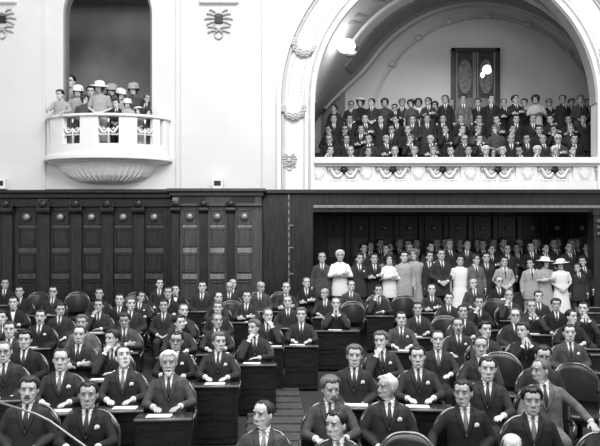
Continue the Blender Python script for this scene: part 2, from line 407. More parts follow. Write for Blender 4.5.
def glasses_mesh():
    mb = MB()
    for s in (-1, 1):
        c = Vector((s*.032,-.101,.012)); mb.tube([c+Vector((.022*math.cos(a),.0+.004*abs(math.cos(a)),.019*math.sin(a))) for a in [2*PI*k/14 for k in range(15)]], .0032, n=6)
        mb.tube([(s*.054,-.098,.018),(s*.074,-.06,.016),(s*.078,.0,.012)], .0025, n=6)
    mb.tube([(-.012,-.103,.016),(0,-.106,.020),(.012,-.103,.016)], .0026, n=6)
    return fix_normals(mb.mesh('spectacles'))
def stache_mesh():
    mb = MB(); mb.tube([(-.032,-.088,-.064),(-.015,-.101,-.056),(0,-.104,-.053),(.015,-.101,-.056),(.032,-.088,-.064)], [.003,.007,.007,.007,.003], n=8); return fix_normals(mb.mesh('moustache'))
def beard_mesh():
    mb = MB(); mb.ell((0,-.088,-.112), (.028,.020,.032)); mb.ell((0,-.084,-.095), (.040,.018,.018)); return fix_normals(mb.mesh('beard'))
HAIR = {k: hair_mesh(k) for k in ('full','slick','receding','woman','bald')}
HAT = {k: hat_mesh(k) for k in ('sun','cloche','beret')}
GLASSES, STACHE, BEARD, TIE, BOW, LAPEL, SQUARE = glasses_mesh(), stache_mesh(), beard_mesh(), tie_mesh(), bow_mesh(), lapel_mesh(), square_mesh()
PIV = Vector((0,.02,.09))
def head_mat(yaw, pitch): return Matrix.Translation(PIV) @ Matrix.Rotation(math.radians(yaw), 4, 'Z') @ Matrix.Rotation(math.radians(pitch), 4, 'X') @ Matrix.Translation(-PIV)
_base = {}; _body = {}; _c = {}
def body_mesh(pose, near, yaw, pitch):
    k = (pose, near, yaw, pitch)
    if k in _body: return _body[k]
    if k[:2] not in _base: _base[k[:2]] = remesh(body_mb(pose), .0065 if near else .012, 2 if near else 1)
    co, fs = _base[k[:2]]; co = co.copy()
    fm = MB(); face_marks(fm, HC); nb = len(co)
    co = np.vstack([co, np.array(fm.v)])
    w = np.clip((co[:,2]-.055)/.075, 0, 1); w = w*w*(3-2*w)
    # hands beside the face do not turn with it
    far = (np.abs(co[:,0]) > .12) | (co[:,1] < -.135); far[nb:] = False; w[far] = 0
    Rm = np.array(head_mat(yaw, pitch)); tr = co @ Rm[:3,:3].T + Rm[:3,3]
    co = co*(1-w[:,None])+tr*w[:,None]
    me = bpy.data.meshes.new('person'); me.from_pydata(co.tolist(), [], fs+[tuple(i+nb for i in f) for f in fm.f])
    me.polygons.foreach_set('material_index', [0]*len(fs)+fm.m); me.polygons.foreach_set('use_smooth', [True]*len(me.polygons))
    for i in range(5): me.materials.append(None)
    me.update(); _body[k] = me; return me
def cloth(kind, pose, near):
    st = pose in STAND
    key = (kind, pose if kind in ('jacket','shirt','blouse','dress') else st, near)
    if key in _c: return _c[key]
    vox = .010 if near else .016
    if kind == 'shirt': me = shirt_mesh(pose)
    elif kind == 'shoe': me = shoe_mesh(st)
    else:
        if kind == 'trousers': co, fs = remesh(trouser_mb(st), vox*1.3, 1)
        else:
            co, fs = remesh(jacket_mb(pose, women=(kind == 'dress'), inf=.024 if kind == 'jacket' else .014), vox, 2)
            if kind == 'jacket': co, fs = cut_v(co, fs)
        me = bpy.data.meshes.new(kind); me.from_pydata(co.tolist(), [], fs); me.polygons.foreach_set('use_smooth', [True]*len(fs)); me.materials.append(None); me.update()
    _c[key] = me; return me
def person(loc, rz, sc, pose, near, hair='full', hc='hblack', suit='sdark', skin='skinA', yaw=0, pitch=0, tie='tieb', square=False, glasses=False, stache=False, beard=False,
           hat=None, hatc='swhite', dress=None, label='', group=None, cat='person', lean=0, legs_on=True):
    st = pose in STAND; S0 = 1.41 if st else 1.03
    lod = near
    Y = int(round(max(-60, min(60, yaw))/20.0)*20); P = int(round(pitch/12.0)*12)
    hm = {'hblack':'hblack','hdark':'hdark','hgrey':'hgrey','hwhite':'hwhite'}[hc]
    o = ob('person', body_mesh(pose, lod, Y, P), [skin,'brow' if hc != 'hwhite' else 'hgrey','eye','lip','faceshade'], label=label, cat=cat, group=group)
    o.matrix_world = Matrix.Translation(loc) @ Matrix.Rotation(rz, 4, 'Z') @ Matrix.Scale(sc, 4) @ Matrix.Translation((0,0,S0)) @ Matrix.Rotation(lean, 4, 'Y')
    hmx = head_mat(Y, P) @ Matrix.Translation(HC) @ Matrix.Diagonal((*HSC, 1))
    if hair: ob('hair', HAIR[hair], hm, o, hmx)
    if hat: ob('hat', HAT[hat], hatc, o, hmx @ Matrix.Rotation(random.uniform(-.15,.15), 4, 'Y'))
    if glasses: ob('spectacles', GLASSES, 'glass', o, hmx)
    if stache: ob('moustache', STACHE, hm, o, hmx)
    if beard: ob('beard', BEARD, hm, o, hmx)
    if dress == 'dress': ob('dress', cloth('dress', pose, lod), suit, o)
    elif dress == 'blouse':
        ob('shirt', cloth('blouse', pose, lod), suit, o)
        if legs_on: ob('trousers', cloth('trousers', pose, lod), 'sdark', o)
    else:
        ob('jacket', cloth('jacket', pose, lod), suit, o)
        ob('lapels', LAPEL, suit, o)
        ob('shirt', cloth('shirt', pose, lod), 'shirt', o)
        if tie == 'bow': ob('bow_tie', BOW, 'tieb', o)
        elif tie: ob('necktie', TIE, tie, o)
        if square: ob('handkerchief', SQUARE, 'shirt', o)
        if legs_on: ob('trousers', cloth('trousers', pose, lod), suit, o)
    if near:
        for s in (-1, 1): ob('shoe', cloth('shoe', pose, near), 'shoe', o, Matrix.Scale(s, 4, (1,0,0)) if s < 0 else Matrix())
    return o
# ================================================================== the chamber
W = 18.0                                   # distance of the great wall
GF = 4.22                                  # foot of the plaster wall
CORN = Z(190, W)
def fl(D):                                 # raked floor of the seats
    return float(np.interp(D, [0,4,6.1,6.9,8,10,11.6,12.9,14.3,15.8,17,18,30], [-.90,-.80,-.43,-.22,-.02,.04,.10,.166,.26,.39,.57,.66,.66]))
def D_of(py):
    lo, hi = 3.5, 17.35
    for _ in range(50):
        m = (lo+hi)/2
        if (py-HY)*m/F < 1.19-fl(m): lo = m
        else: hi = m
    return lo
mb = MB(); ys = [0,4,6.1,6.9,8,10,11.6,12.9,14.3,15.8,17,18,18.3]
mb.add([(x, y, fl(y)) for y in ys for x in (-9.6, 9.8)], [(2*i, 2*i+1, 2*i+3, 2*i+2) for i in range(len(ys)-1)])
b0 = len(ys)*2; mb.add([(-9.6,0,-1.2),(9.8,0,-1.2),(9.8,18.3,-1.2),(-9.6,18.3,-1.2)], [(0,1,2,3)])
struct('floor', mb, 'carpet')
# aisle steps running up between the two blocks of seats
for i in range(15):
    y = 6.6+i*.42; x = X(277, 8.0)-max(0, y-8.4)*.05
    mb = MB(); mb.box(x-.42, x+.42, y, y+.46, fl(y)-.1, fl(y+.42)+.045); mb.box(x-.42, x+.42, y-.015, y+.02, fl(y)+.03, fl(y+.42)+.052)
    struct('floor_step', mb, 'smid', bevel=.004)
# wall with two arched openings
NX, NR, NZ = X(107.5, W), 44.5/38.89, Z(14, W)
AX, AR, AZ = X(455.5, W), 141/38.89, Z(103, W)
NS = Z(160, W); AS_ = Z(187, W); TOP = 10.4
xs = [-9.6, NX-NR]
def circ(cx, r, n): return [cx-r*math.cos(PI*k/n) for k in range(n+1)]
nx = circ(NX, NR, 24); ax = circ(AX, AR, 48)
def arch_wall(y0, y1):
    mb = MB(); pts = []
    mb.box(-9.6, NX-NR, y0, y1, GF, TOP); mb.box(NX+NR, AX-AR, y0, y1, GF, TOP); mb.box(AX+AR, 9.8, y0, y1, GF, TOP)
    for cx, r, cz, sill, xx in ((NX, NR, NZ, NS, nx), (AX, AR, AZ, None, ax)):
        if sill: mb.box(cx-r, cx+r, y0, y1, GF, sill)
        poly = [(x, cz+math.sqrt(max(0, r*r-(x-cx)**2))) for x in xx]
        for (xa, za), (xb, zb) in zip(poly, poly[1:]):
            t = max(TOP, cz+r+.3); mb.poly([(xa,za),(xb,zb),(xb,t),(xa,t)], y0, y1)
    return mb
o = struct('wall_back', arch_wall(W, W+.35), 'plaster')
# shallow vertical pilaster strips of the plaster wall
n = 0
def trim(mb, m='plaster', **k):
    global n; n += 1; return struct('trim_%d' % n, mb, m, **k)
for a, b_ in ((43.5, 46),(176, 178),(181, 183),(262, 264)):
    mb = MB(); mb.box(X(a, W), X(b_, W), W-.05, W, GF, TOP); trim(mb, 'plaster', bevel=.01)
mb = MB(); mb.box(X(0,W)-1.9, X(45,W), W-.03, W, GF, TOP); trim(mb)
mb = MB(); mb.box(X(182,W), X(261,W), W-.03, W, GF, TOP); trim(mb)
# niche behind the balcony
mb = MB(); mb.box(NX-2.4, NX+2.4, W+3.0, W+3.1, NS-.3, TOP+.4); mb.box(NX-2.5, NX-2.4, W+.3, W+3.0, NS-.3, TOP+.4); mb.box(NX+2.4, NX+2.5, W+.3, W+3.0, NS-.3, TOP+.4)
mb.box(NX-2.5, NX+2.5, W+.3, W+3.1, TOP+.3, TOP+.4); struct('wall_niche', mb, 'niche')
mb = MB(); arch = [(NX+(NR+.0)*math.cos(t), NZ+(NR)*math.sin(t)) for t in [PI*k/24 for k in range(25)]]
for s, e in ((1, None),):
    outer = [(NX+NR, NS)]+arch+[(NX-NR, NS)]; inner = [(NX+(x-NX)*.955, (z if z <= NZ else NZ+(z-NZ)*.955)) for x, z in outer]
    for (a, b1, c, d) in zip(outer, outer[1:], inner[1:], inner): mb.poly([a, b1, c, d], W+.06, W+.34)
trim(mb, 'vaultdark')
FB = Z(119, W)-1.0                                       # balcony floor
mb = MB(); mb.box(NX-2.38, NX+2.38, W+.36, W+2.98, FB-.12, FB); mb.box(NX-NR+.01, NX+NR-.01, W-.0, W+.36, FB-.02, FB); struct('floor_niche', mb, 'floor')
# ---- curved balcony
bal = bpy.data.objects.new('balcony', None); COL.objects.link(bal); bal.location = (X(108.5, W), W, FB)
bal['label'] = 'curved white stucco balcony projecting from the arched niche'; bal['category'] = 'balcony'
BA, BB = 60/38.89, .72
def el(t, k=0.): return ((BA+k)*math.cos(t), -(BB+k)*math.sin(t)*1.0)
def arc_wall(t0, t1, k0, k1, z0, z1, mb=None, n=None):
    mb = mb or MB(); n = n or max(2, int(abs(t1-t0)*14))
    R = []
    for i in range(n+1):
        t = t0+(t1-t0)*i/n; c = max(.25, 1); a, b1 = el(t, k0), el(t, k1)
        R.append([(a[0],a[1],z0),(b1[0],b1[1],z0),(b1[0],b1[1],z1),(a[0],a[1],z1)])
    return mb.rings(R)
p = 1.0
build('floor_slab', arc_wall(0, PI, -.4, .0, -.10, .0).add([(el(t)[0]*.8, el(t)[1]*.8, -.02) for t in np.linspace(0, PI, 20)], [tuple(range(20))]), 'white', bal)
build('handrail', arc_wall(0, PI, -.16, .07, 1.0-.07, 1.0, n=40), 'white', bal, bevel=.02)
build('base_band', arc_wall(0, PI, -.10, .035, .0, .26, n=40), 'white', bal)
build('base_moulding', arc_wall(0, PI, -.10, .11, -.12, -.02, arc_wall(0, PI, -.10, .07, -.02, .03, n=40), n=40), 'white', bal, bevel=.02)
open_t = [(math.acos((px-108.5)/60), w) for px, w in ((58,.0),(80,.19),(115.5,.17),(148,.16),)]
spans = []; last = PI
op = [(math.acos(max(-1,min(1,((a-108.5)/61)))), math.acos(max(-1,min(1,((b_-108.5)/61))))) for a, b_ in ((51,54),(70.5,88),(106.5,126),(143,157),(163,166))]
for t0, t1 in op: spans.append((last, t0)); last = t1
spans.append((last, 0))
for a, b_ in spans: build('pier', arc_wall(a, b_, -.10, .02, .26, .93), 'white', bal, bevel=.01)
def volute(mb, cx, cy, cz, s, sz, y, tr=None):
    """a pair of acanthus wings sweeping from a central hub up to the corners, with curled feet"""
    for sg in (-1, 1):
        C = [(.10,.12),(.20,-.10),(.36,-.26),(.58,-.22),(.74,.02),(.86,.26),(1.0,.36),(1.08,.24),(.98,.14)]
        mb.tube([(cx+sg*a*sz, y-.01, cz+b*sz) for a, b in C], [sz*k for k in (.05,.09,.12,.13,.12,.10,.08,.06,.04)], n=7)
        C = [(.30,.16),(.42,.02),(.55,.10),(.52,.24),(.40,.22)]
        mb.tube([(cx+sg*a*sz, y, cz+b*sz) for a, b in C], [sz*k for k in (.05,.07,.07,.06,.04)], n=6)
        C = [(.10,-.40),(.34,-.48),(.62,-.44),(.82,-.50),(.92,-.38),(.82,-.30)]
        mb.tube([(cx+sg*a*sz, y, cz+b*sz) for a, b in C], [sz*k for k in (.05,.08,.07,.08,.07,.04)], n=6)
for i, px in enumerate((80, 116, 150)):
    t = math.acos((px-108.5)/60); q = el(t, -.03); nrm = math.atan2(-(BB)*math.sin(t)*BA*BA, BA*math.cos(t)*BB*BB*1.0)
    rotz = nrm+PI/2
    w = .25*(1 if i < 2 else .8); mb = MB(); volute(mb, 0, 0, .02, 1, w*1.02, 0); mb.tube([(0,0,-.3),(0,0,.3)], .03, n=6)
    v = build('scroll_ornament', mb, 'white', bal, smooth=True, mw=Matrix.Translation((q[0], q[1], .58)) @ Matrix.Rotation(rotz, 4, 'Z'))
    mb = MB(); mb.ell((0,.0,.14), (.045,.03,.16)); build('hub', mb, 'bronze', v, smooth=True)
# corbel bowl
R = []
for i in range(9):
    u = i/8
    z, k = [(-.12,1.02),(-.16,.97),(-.19,.86),(-.25,.80),(-.38,.76),(-.50,.68),(-.60,.52),(-.66,.32),(-.68,.1)][i]; a_, b1 = BA*k, BB*k*(.95-.1*u)
    R.append([(a_*math.cos(t), -b1*math.sin(t), z) for t in np.linspace(0, PI, 30)])
build('corbel', MB().rings(R), 'white', bal, smooth=False)
mb = MB()
for t in np.linspace(PI*.2, PI*.8, 15):
    pts = []
    for i in (3,4,5,6,7):
        u = i/8; z, k = {3:(-.25,.80),4:(-.38,.76),5:(-.50,.68),6:(-.60,.52),7:(-.66,.32)}[i]; pts.append((BA*k*math.cos(t), -BB*k*(.95-.1*u)*math.sin(t)-.004, z))
    mb.tube(pts, [.02,.022,.022,.018,.012], n=6)
build('fluting', mb, 'white', bal, smooth=True)
# ---- gallery vault
B2 = dict(cx=5.75, r=4.2, cz=AZ-.12, y=W+4.2); GFZ = CZ+1.66
mb = MB(); K = 48; L = 8; vs = []; fs = []
def vault(t, u, dr=0):
    cx = AX+(B2['cx']-AX)*u; r = AR+(B2['r']-AR)*u-dr; cz = AZ+(B2['cz']-AZ)*u
    q = max(0, 1-t/.6); fx = q*q*(3-2*q)*(B2['cx']-B2['r']-(AX-AR))*u
    return (cx-r*math.cos(t)-fx, W+.30+(B2['y']-W-.30)*u, cz+r*math.sin(t))
def profile(u, dr=0):
    P = [vault(PI*k/K, u, dr) for k in range(K+1)]
    return [(P[0][0], P[0][1], GFZ-.1)]+P+[(P[-1][0], P[-1][1], GFZ-.1)]
G = [profile(u) for u in np.linspace(0, 1, L+1)]; n1 = len(G[0])
mb.add([q for g in G for q in g], [(i*n1+j, i*n1+j+1, (i+1)*n1+j+1, (i+1)*n1+j) for i in range(L) for j in range(n1-1)])
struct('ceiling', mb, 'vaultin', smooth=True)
def band(u0, u1, dr, m, t0=0, t1=PI):
    mb = MB(); R = []
    for k in range(61):
        t = t0+(t1-t0)*k/60; R.append([vault(t, u0, -.01), vault(t, u0, dr), vault(t, u1, dr), vault(t, u1, -.01)])
    mb.rings(R); trim(mb, m)
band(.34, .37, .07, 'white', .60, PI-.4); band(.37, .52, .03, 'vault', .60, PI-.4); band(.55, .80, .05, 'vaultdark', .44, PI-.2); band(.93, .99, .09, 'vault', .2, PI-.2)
for t in (.70, .77, .94, 1.01, 1.2, 1.27, 1.5, 1.57, 1.8, 1.87, 2.1, 2.17):
    mb = MB(); w_ = .030
    a, b1, c = vault(t-w_, .10, .012), vault(t+w_*.2, .10, .012), vault(t+w_*1.6, .29, .012)
    a2, b2, c2 = [vault(*q) for q in ((t-w_, .10, -.02),(t+w_*.2, .10, -.02),(t+w_*1.6, .29, -.02))]
    mb.add([a,b1,c,a2,b2,c2], [(0,1,2),(3,5,4),(0,3,4,1),(1,4,5,2),(2,5,3,0)]); trim(mb, 'vaultdark')
YB = B2['y']
mb = MB(); mb.box(AX-AR-3, 10.4, YB, YB+.15, GFZ-.1, TOP+1); struct('wall_gallery', mb, 'vault')
# arch moulding on the gallery's rear wall
sc = F/YB; cx, cz, r = X(484, YB), Z(131, YB), 112/sc
def arc_trim(cx, cz, r, w, y0, y1, m, t0=0, t1=PI, kk=40):
    mb = MB(); R = []
    for k in range(kk+1):
        t = t0+(t1-t0)*k/kk; c, s = math.cos(t), math.sin(t)
        R.append([(cx-r*c, y0, cz+r*s), (cx-(r+w)*c, y0, cz+(r+w)*s), (cx-(r+w)*c, y1, cz+(r+w)*s), (cx-r*c, y1, cz+r*s)])
    mb.rings(R); return mb
trim(arc_trim(cx, cz, r, .10, YB-.10, YB, 0, .06, PI-.06), 'relief'); trim(arc_trim(cx, cz, r+.10, .35, YB-.04, YB, 0, .06, PI-.06), 'vault')
for t in (.62, .95, 1.25, 1.6, 1.95, 2.4, 2.75):
    mb = MB(); mb.ell((cx-(r+.05)*math.cos(t), YB-.12, cz+(r+.05)*math.sin(t)), (.13,.06,.09)); trim(mb, 'relief', smooth=True)
# round-headed opening at rear left, its dimness painted as a flat dark panel
x0, x1 = X(321, YB), X(345, YB); rr = (x1-x0)/2
mb = MB(); mb.poly([(x0, Z(150, YB)), (x1, Z(150, YB))]+[((x0+x1)/2+rr*math.cos(t), Z(76, YB)+rr*math.sin(t)) for t in np.linspace(0, PI, 14)], YB-.03, YB-.005)
struct('door_2', mb, 'vaultdark')
# double door
dr = bpy.data.objects.new('door_1', None); COL.objects.link(dr); dr['kind'] = 'structure'
dx0, dx1, dz1 = X(454.5, YB), X(495, YB), Z(53, YB); dz0 = Z(53, YB)-2.9; dr.location = (0, YB-.1, 0)
mb = MB(); e = .12
mb.box(dx0-e, dx0, -.06, .1, dz0, dz1+e); mb.box(dx1, dx1+e, -.06, .1, dz0, dz1+e); mb.box(dx0-e, dx1+e, -.06, .1, dz1, dz1+e); build('door_frame', mb, 'doorw', dr, bevel=.01)
mid = (dx0+dx1)/2
for s, (a, b_) in enumerate(((dx0, mid-.02), (mid+.02, dx1))):
    mb = MB(); mb.box(a, b_, .03, .08, dz0, dz1); leaf = build('door_leaf', mb, 'doorw', dr)
    cxx = (a+b_)/2; hw = (b_-a)/2
    mb = MB(); R = [(cxx+(hw-.12)*math.cos(t), dz1-.78+.52*math.sin(t)) for t in np.linspace(0, 2*PI, 28)[:-1]]; mb.poly(R, .005, .035); build('oval_pane', mb, 'doorg', leaf)
    mb = MB(); mb.tube([(cxx+(hw-.11)*math.cos(t), .0, dz1-.78+.53*math.sin(t)) for t in np.linspace(0, 2*PI, 28)], .022, n=6); mb.box(a+.08, b_-.08, -.0, .035, dz1-1.75, dz1-1.45); mb.box(a+.02, a+.07, -.01, .035, dz0, dz1); mb.box(b_-.07, b_-.02, -.01, .035, dz0, dz1); build('moulding', mb, 'woodpale', leaf)
    if s: mb = MB(); mb.ell((cxx+.04, -.0, dz1-.55), (.16,.02,.15)); mb.ell((cxx-.11, -.0, dz1-.72), (.07,.02,.10)); build('glow_patch', mb, 'paneglow', leaf, smooth=True)  # glowing patches paint brightness onto the glass
# gallery tiers (front to back)
TIERS = [(W+.2, W+1.0, 4.10), (W+1.0, W+1.65, 4.52), (W+1.65, W+2.65, 4.90), (W+2.65, YB, 5.58)]
for a, b_, z in TIERS:
    mb = MB(); u_ = (a-W-.3)/(YB-W-.3); mb.box(AX-AR+.02, AX+AR-.02+max(0, u_)*2.2, a, b_, 3.95, z); struct('floor_gallery', mb, 'floor')
# parapet
PT, PB = Z(158, W), Z(191.5, W); px0, px1 = AX-AR, 9.0
mb = MB(); mb.box(px0+.0, px1, W-.02, W+.12, PB, PB+.26); mb.box(px0, px1, W+.06, W+.12, PB+.2, PT-.2); struct('wall_parapet', mb, 'white')
mb = MB(); mb.box(px0-.02, px1, W-.16, W+.20, PT-.16, PT); mb.box(px0-.02, px1, W-.08, W+.14, PT-.22, PT-.16); trim(mb, 'white', bevel=.02)
mot = [344, 393, 443, 498, 555, 612]; shd = [318.5, 366.5, 418, 470, 527, 584]
edges = []; last = px0
for c in mot:
    a, b_ = X(c, W)-.46, X(c, W)+.46; mb = MB(); mb.box(last, a, W-.02, W+.08, PB+.26, PT-.20); trim(mb, 'white', bevel=.01); last = b_
    mb = MB(); mb.poly([(a, PT-.20), (b_, PT-.20), (b_-.13, PT-.28), (a+.13, PT-.28)], W+.0, W+.07)
    trim(mb, 'relief')  # grey wedge paints the shadow line along the recess top
    mb = MB(); volute(mb, X(c, W), 0, PB+.47, 1, .38, W+.02); v = trim(mb, 'white', smooth=True)
    mb = MB(); mb.ell((X(c, W), W+.015, PB+.56), (.10,.05,.10)); mb.tube([(X(c,W)-.05, W+.015, PB+.62),(X(c,W), W, PB+.68),(X(c,W)+.05, W+.015, PB+.62)], .03, n=6); build('boss', mb, 'bronze', v, smooth=True)
for c in shd:
    x = X(c, W); mb = MB(); mb.poly([(x-.10, PB+.62), (x+.10, PB+.62), (x+.09, PB+.45), (x, PB+.30), (x-.09, PB+.45)], W-.045, W)
    mb.tube([(x-.13, W-.04, PB+.66), (x-.15, W-.04, PB+.5), (x-.05, W-.04, PB+.32)], .016, n=6); mb.tube([(x+.13, W-.04, PB+.66), (x+.15, W-.04, PB+.5), (x+.05, W-.04, PB+.32)], .016, n=6); trim(mb, 'white', bevel=.008)
# archivolt: concentric mouldings, ribbons and its pilaster foot
def archi(r0, r1, y0, m):
    t0 = 0; mb = arc_trim(AX, AZ, r0, r1-r0, y0, W+.02, 0, 0, PI, 64)
    for s in (-1, 1):
        mb.box(*sorted((AX+s*r0, AX+s*r1)), y0, W+.02, GF, AZ)
    return trim(mb, m)
P1 = 1/38.89
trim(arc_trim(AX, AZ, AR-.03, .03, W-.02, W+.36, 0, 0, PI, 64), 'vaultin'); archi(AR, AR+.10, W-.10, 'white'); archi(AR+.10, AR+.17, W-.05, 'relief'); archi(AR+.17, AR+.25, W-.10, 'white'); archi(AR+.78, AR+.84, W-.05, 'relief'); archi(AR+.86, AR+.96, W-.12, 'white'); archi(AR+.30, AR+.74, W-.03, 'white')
def ribbon(t):
    mb = MB(); c, s = math.cos(t), math.sin(t)
    def P(r, off, y): return (AX-r*c+off*s, W+y, AZ+r*s+off*c)
    for o2, rad in ((0,.035),(.07,.028),(-.06,.022)):
        mb.tube([P(AR+.28+q*.50, o2-.12*math.sin(PI*q)+.03*math.sin(q*25), -.07-.05*math.sin(PI*q)) for q in np.linspace(0, 1, 14)], rad, n=6)
    for q in (0, 1):
        for a in (0, 1.4, 2.8):
            mb.ell(P(AR+.26+q*.54, .10+.06*math.cos(a), -.08), (.07,.05,.055))
    return mb
for t in (-.082, .335, .80, 1.2, 1.57, 1.95, 2.35):
    if t < 0: 
        mb = MB(); z = Z(113, W)
        for dz, rad in ((0,.035),(.07,.028),(-.06,.022)): mb.tube([(AX-AR-.78+q*.50, W-.07-.05*math.sin(PI*q), z+dz-.12*math.sin(PI*q)+.03*math.sin(q*25)) for q in np.linspace(0, 1, 14)], rad, n=6)
        for q in (0, 1):
            for a in (0, 1.4, 2.8): mb.ell((AX-AR-.80+q*.54, W-.08, z+.10+.06*math.cos(a)), (.07,.05,.055))
    else: mb = ribbon(t)
    trim(mb, 'relief', smooth=True)
# bead strips along the archivolt field
for t0, t1 in ((.05,.28),(.39,.74),(.86,1.14),(1.26,1.5)):
    for r in (AR+.36, AR+.68):
        mb = MB()
        for t in np.arange(t0, t1, .022): mb.ell((AX-r*math.cos(t), W-.035, AZ+r*math.sin(t)), (.018,.02,.022), nu=6, nv=5)
        trim(mb, 'relief', smooth=True)
def cartouche(cx, cz, k, core=None):
    mb = MB()
    for s in (-1, 1):
        for i, (dx, dz, L, a) in enumerate(((.10,.10,.20,.35),(.10,.03,.24,.0),(.10,-.05,.20,-.3),(.07,-.22,.20,.25),(.06,-.28,.20,-.15),(.08,.18,.16,.6))):
            x0, z0 = cx+s*dx*k, cz+dz*k; x1, z1 = x0+s*L*k*math.cos(a), z0+L*k*math.sin(a)
            mb.tube([(x0, W-.05, z0), ((x0+x1)/2, W-.07, (z0+z1)/2+.02*k), (x1, W-.06, z1), (x1+s*.015, W-.05, z1-.03*k)], [.016*k,.026*k,.030*k,.02*k], n=6)
        mb.tube([(cx+s*.14*k, W-.05, cz-.12*k), (cx, W-.08, cz-.25*k), (cx-s*.10*k, W-.05, cz-.36*k)], .024*k, n=6)
        mb.tube([(cx+s*.12*k, W-.05, cz-.34*k), (cx+s*.08*k, W-.06, cz-.45*k), (cx, W-.05, cz-.50*k)], .02*k, n=6)
    mb.tube([(cx-.10*k, W-.06, cz+.13*k),(cx, W-.07, cz+.17*k),(cx+.10*k, W-.06, cz+.13*k)], .03*k, n=6)
    v = trim(mb, 'relief', smooth=True)
    mb = MB(); mb.box(cx-.10*k, cx+.10*k, W-.09, W, cz-.09*k, cz+.09*k); build('stone', mb, core or 'relief', v, bevel=.01)
cartouche(X(219, W), Z(20.5, W), 1.0, 'bronze'); cartouche(X(3, W), Z(20, W), 1.0, 'bronze')
cartouche(X(289.5, W), Z(160, W), .55)
for xx in ((200, 239), (-16, 18)):
    mb = MB(); mb.box(X(xx[0], W), X(xx[1], W), W-.14, W, Z(4.5, W), Z(-1, W)); mb.box(X(xx[0]+2, W), X(xx[1]-2, W), W-.10, W, Z(-1, W), Z(-8, W)); trim(mb, 'white', bevel=.03)
# white fragment of archivolt ornament on the far right
trim(ribbon(PI-.335), 'relief', smooth=True)
# small dark speaker boxes standing on the cornice
for px in (217.5, 0):
    t = bpy.data.objects.new('loudspeaker', None); COL.objects.link(t); t.location = (X(px, W-.3), W-.22, CORN)
    t['label'] = 'small pale box with dark front on the cornice ' + ('above the panelled bay' if px > 100 else 'at the left edge'); t['category'] = 'loudspeaker'
    mb = MB(); mb.box(-.13,.13,-.10,.10,.0,.27); build('casing', mb, 'white', t, bevel=.01); mb = MB(); mb.box(-.085,.085,-.112,-.10,.08,.20); build('grille', mb, 'dark', t)
# wall lamp flaring high in the vault
lamp = bpy.data.objects.new('wall_lamp', None); COL.objects.link(lamp); q = Vector(vault(.53, .16, .22)); lamp.location = q
lamp['label'] = 'glaring lamp on a bracket high in the gallery vault'; lamp['category'] = 'lamp'
mb = MB(); mb.ell((0,0,0), (.24,.16,.20), nu=20, nv=13); build('globe', mb, 'lampglow', lamp, smooth=True)
mb = MB(); q2 = Vector(vault(.53, .16, 0.)); mb.tube([q2-q, (q2-q)*.5, (0,0,0)], .03, n=8); mb.lathe([(.06,-.3),(.15,-.26),(.17,-.17)], c=(.12,0,0)); build('bracket', mb, 'vaultdark', lamp, smooth=True)
ll = bpy.data.lights.new('lamp_bulb', 'POINT'); ll.energy = 45; ll.shadow_soft_size = .25; lo = bpy.data.objects.new('lamp_bulb', ll); COL.objects.link(lo); lo.parent = lamp; lo.location = (.1, -.35, -.1)
# ---- wooden wainscot
def zz(py, d=W): return Z(py, d)
mb = MB(); mb.box(-9.6, X(313, W), W-.02, W+.1, .4, GF); struct('wall_wainscot', mb, 'wood')
mb = MB(); mb.box(-9.6, X(172, W), W-.26, W, CORN-.10, CORN-.02); mb.box(-9.6, X(172, W), W-.16, W, CORN-.22, CORN-.10); mb.box(-9.6, X(172, W), W-.07, W, CORN-.38, CORN-.22); mb.box(-9.6, X(172, W), W-.14, W, CORN-.44, CORN-.38)
trim(mb, 'wood', bevel=.015)
mb = MB(); mb.box(-9.6, X(172, W), W-.02, W+.1, CORN-.03, CORN+.02); trim(mb, 'wood')
bb = None
def panelbay(cx, w, y, z1, m1, m2, knob, lit=False):
    """one column of the wainscot: square panel with a boss, then tall panels"""
    g = MB(); g.box(cx-w/2, cx+w/2, y-.02, y, .6, z1)
    a = w/2*.72
    def fr(za, zb):
        t = .035
        g.box(cx-a, cx+a, y-.05, y-.02, zb-t, zb); g.box(cx-a, cx+a, y-.05, y-.02, za, za+t); g.box(cx-a, cx-a+t, y-.05, y-.02, za, zb); g.box(cx+a-t, cx+a, y-.05, y-.02, za, zb)
    fr(Z(225, W), Z(210, W)); fr(Z(247, W), Z(229, W)); fr(Z(272, W), Z(254, W)); fr(Z(300, W), Z(281, W))
    t = trim(g, m1, bevel=.006)
    b2 = MB(); b2.box(cx-a, cx+a, y-.035, y-.02, Z(225, W)-.08, Z(225, W)); b2.box(cx-a, cx+a, y-.035, y-.02, Z(253, W), Z(248, W)); b2.box(cx-a, cx+a, y-.07, y-.02, Z(279, W), Z(274, W)); build('ledge', b2, m2, t, bevel=.008)
    b3 = MB(); b3.box(cx-a+.05, cx+a-.05, y-.04, y-.02, Z(245.5, W), Z(230.5, W)); b3.box(cx-a+.05, cx+a-.05, y-.04, y-.02, Z(270.5, W), Z(255.5, W)); build('field', b3, m1, t, bevel=.012)
    b4 = MB(); b4.ell((cx, y-.08, Z(217.5, W)), (.095,.075,.095), nu=18, nv=11); build('boss', b4, knob, t, smooth=True)
for cx in (-10, 28, 61.5, 92.5, 124, 155):
    panelbay(X(cx, W), .62, W-.02, CORN-.44, 'wood', 'woodmid', 'brass')
for cx in (9, 46, 78, 109, 140):
    mb = MB(); x = X(cx, W); mb.box(x-.13, x+.13, W-.12, W, .6, CORN-.62); mb.box(x-.17, x+.17, W-.2, W, CORN-.34, CORN-.44)
    mb.tube([(x-.16, W-.16, CORN-.53), (x+.16, W-.16, CORN-.53)], .10, n=14); mb.ell((x, W-.22, CORN-.38), (.11,.08,.11)); trim(mb, 'wood', bevel=.008)
mb = MB(); x = X(45, W); mb.box(x-.12, x+.12, W-.17, W, CORN-.36, CORN-.25); trim(mb, 'woodmid', bevel=.01)
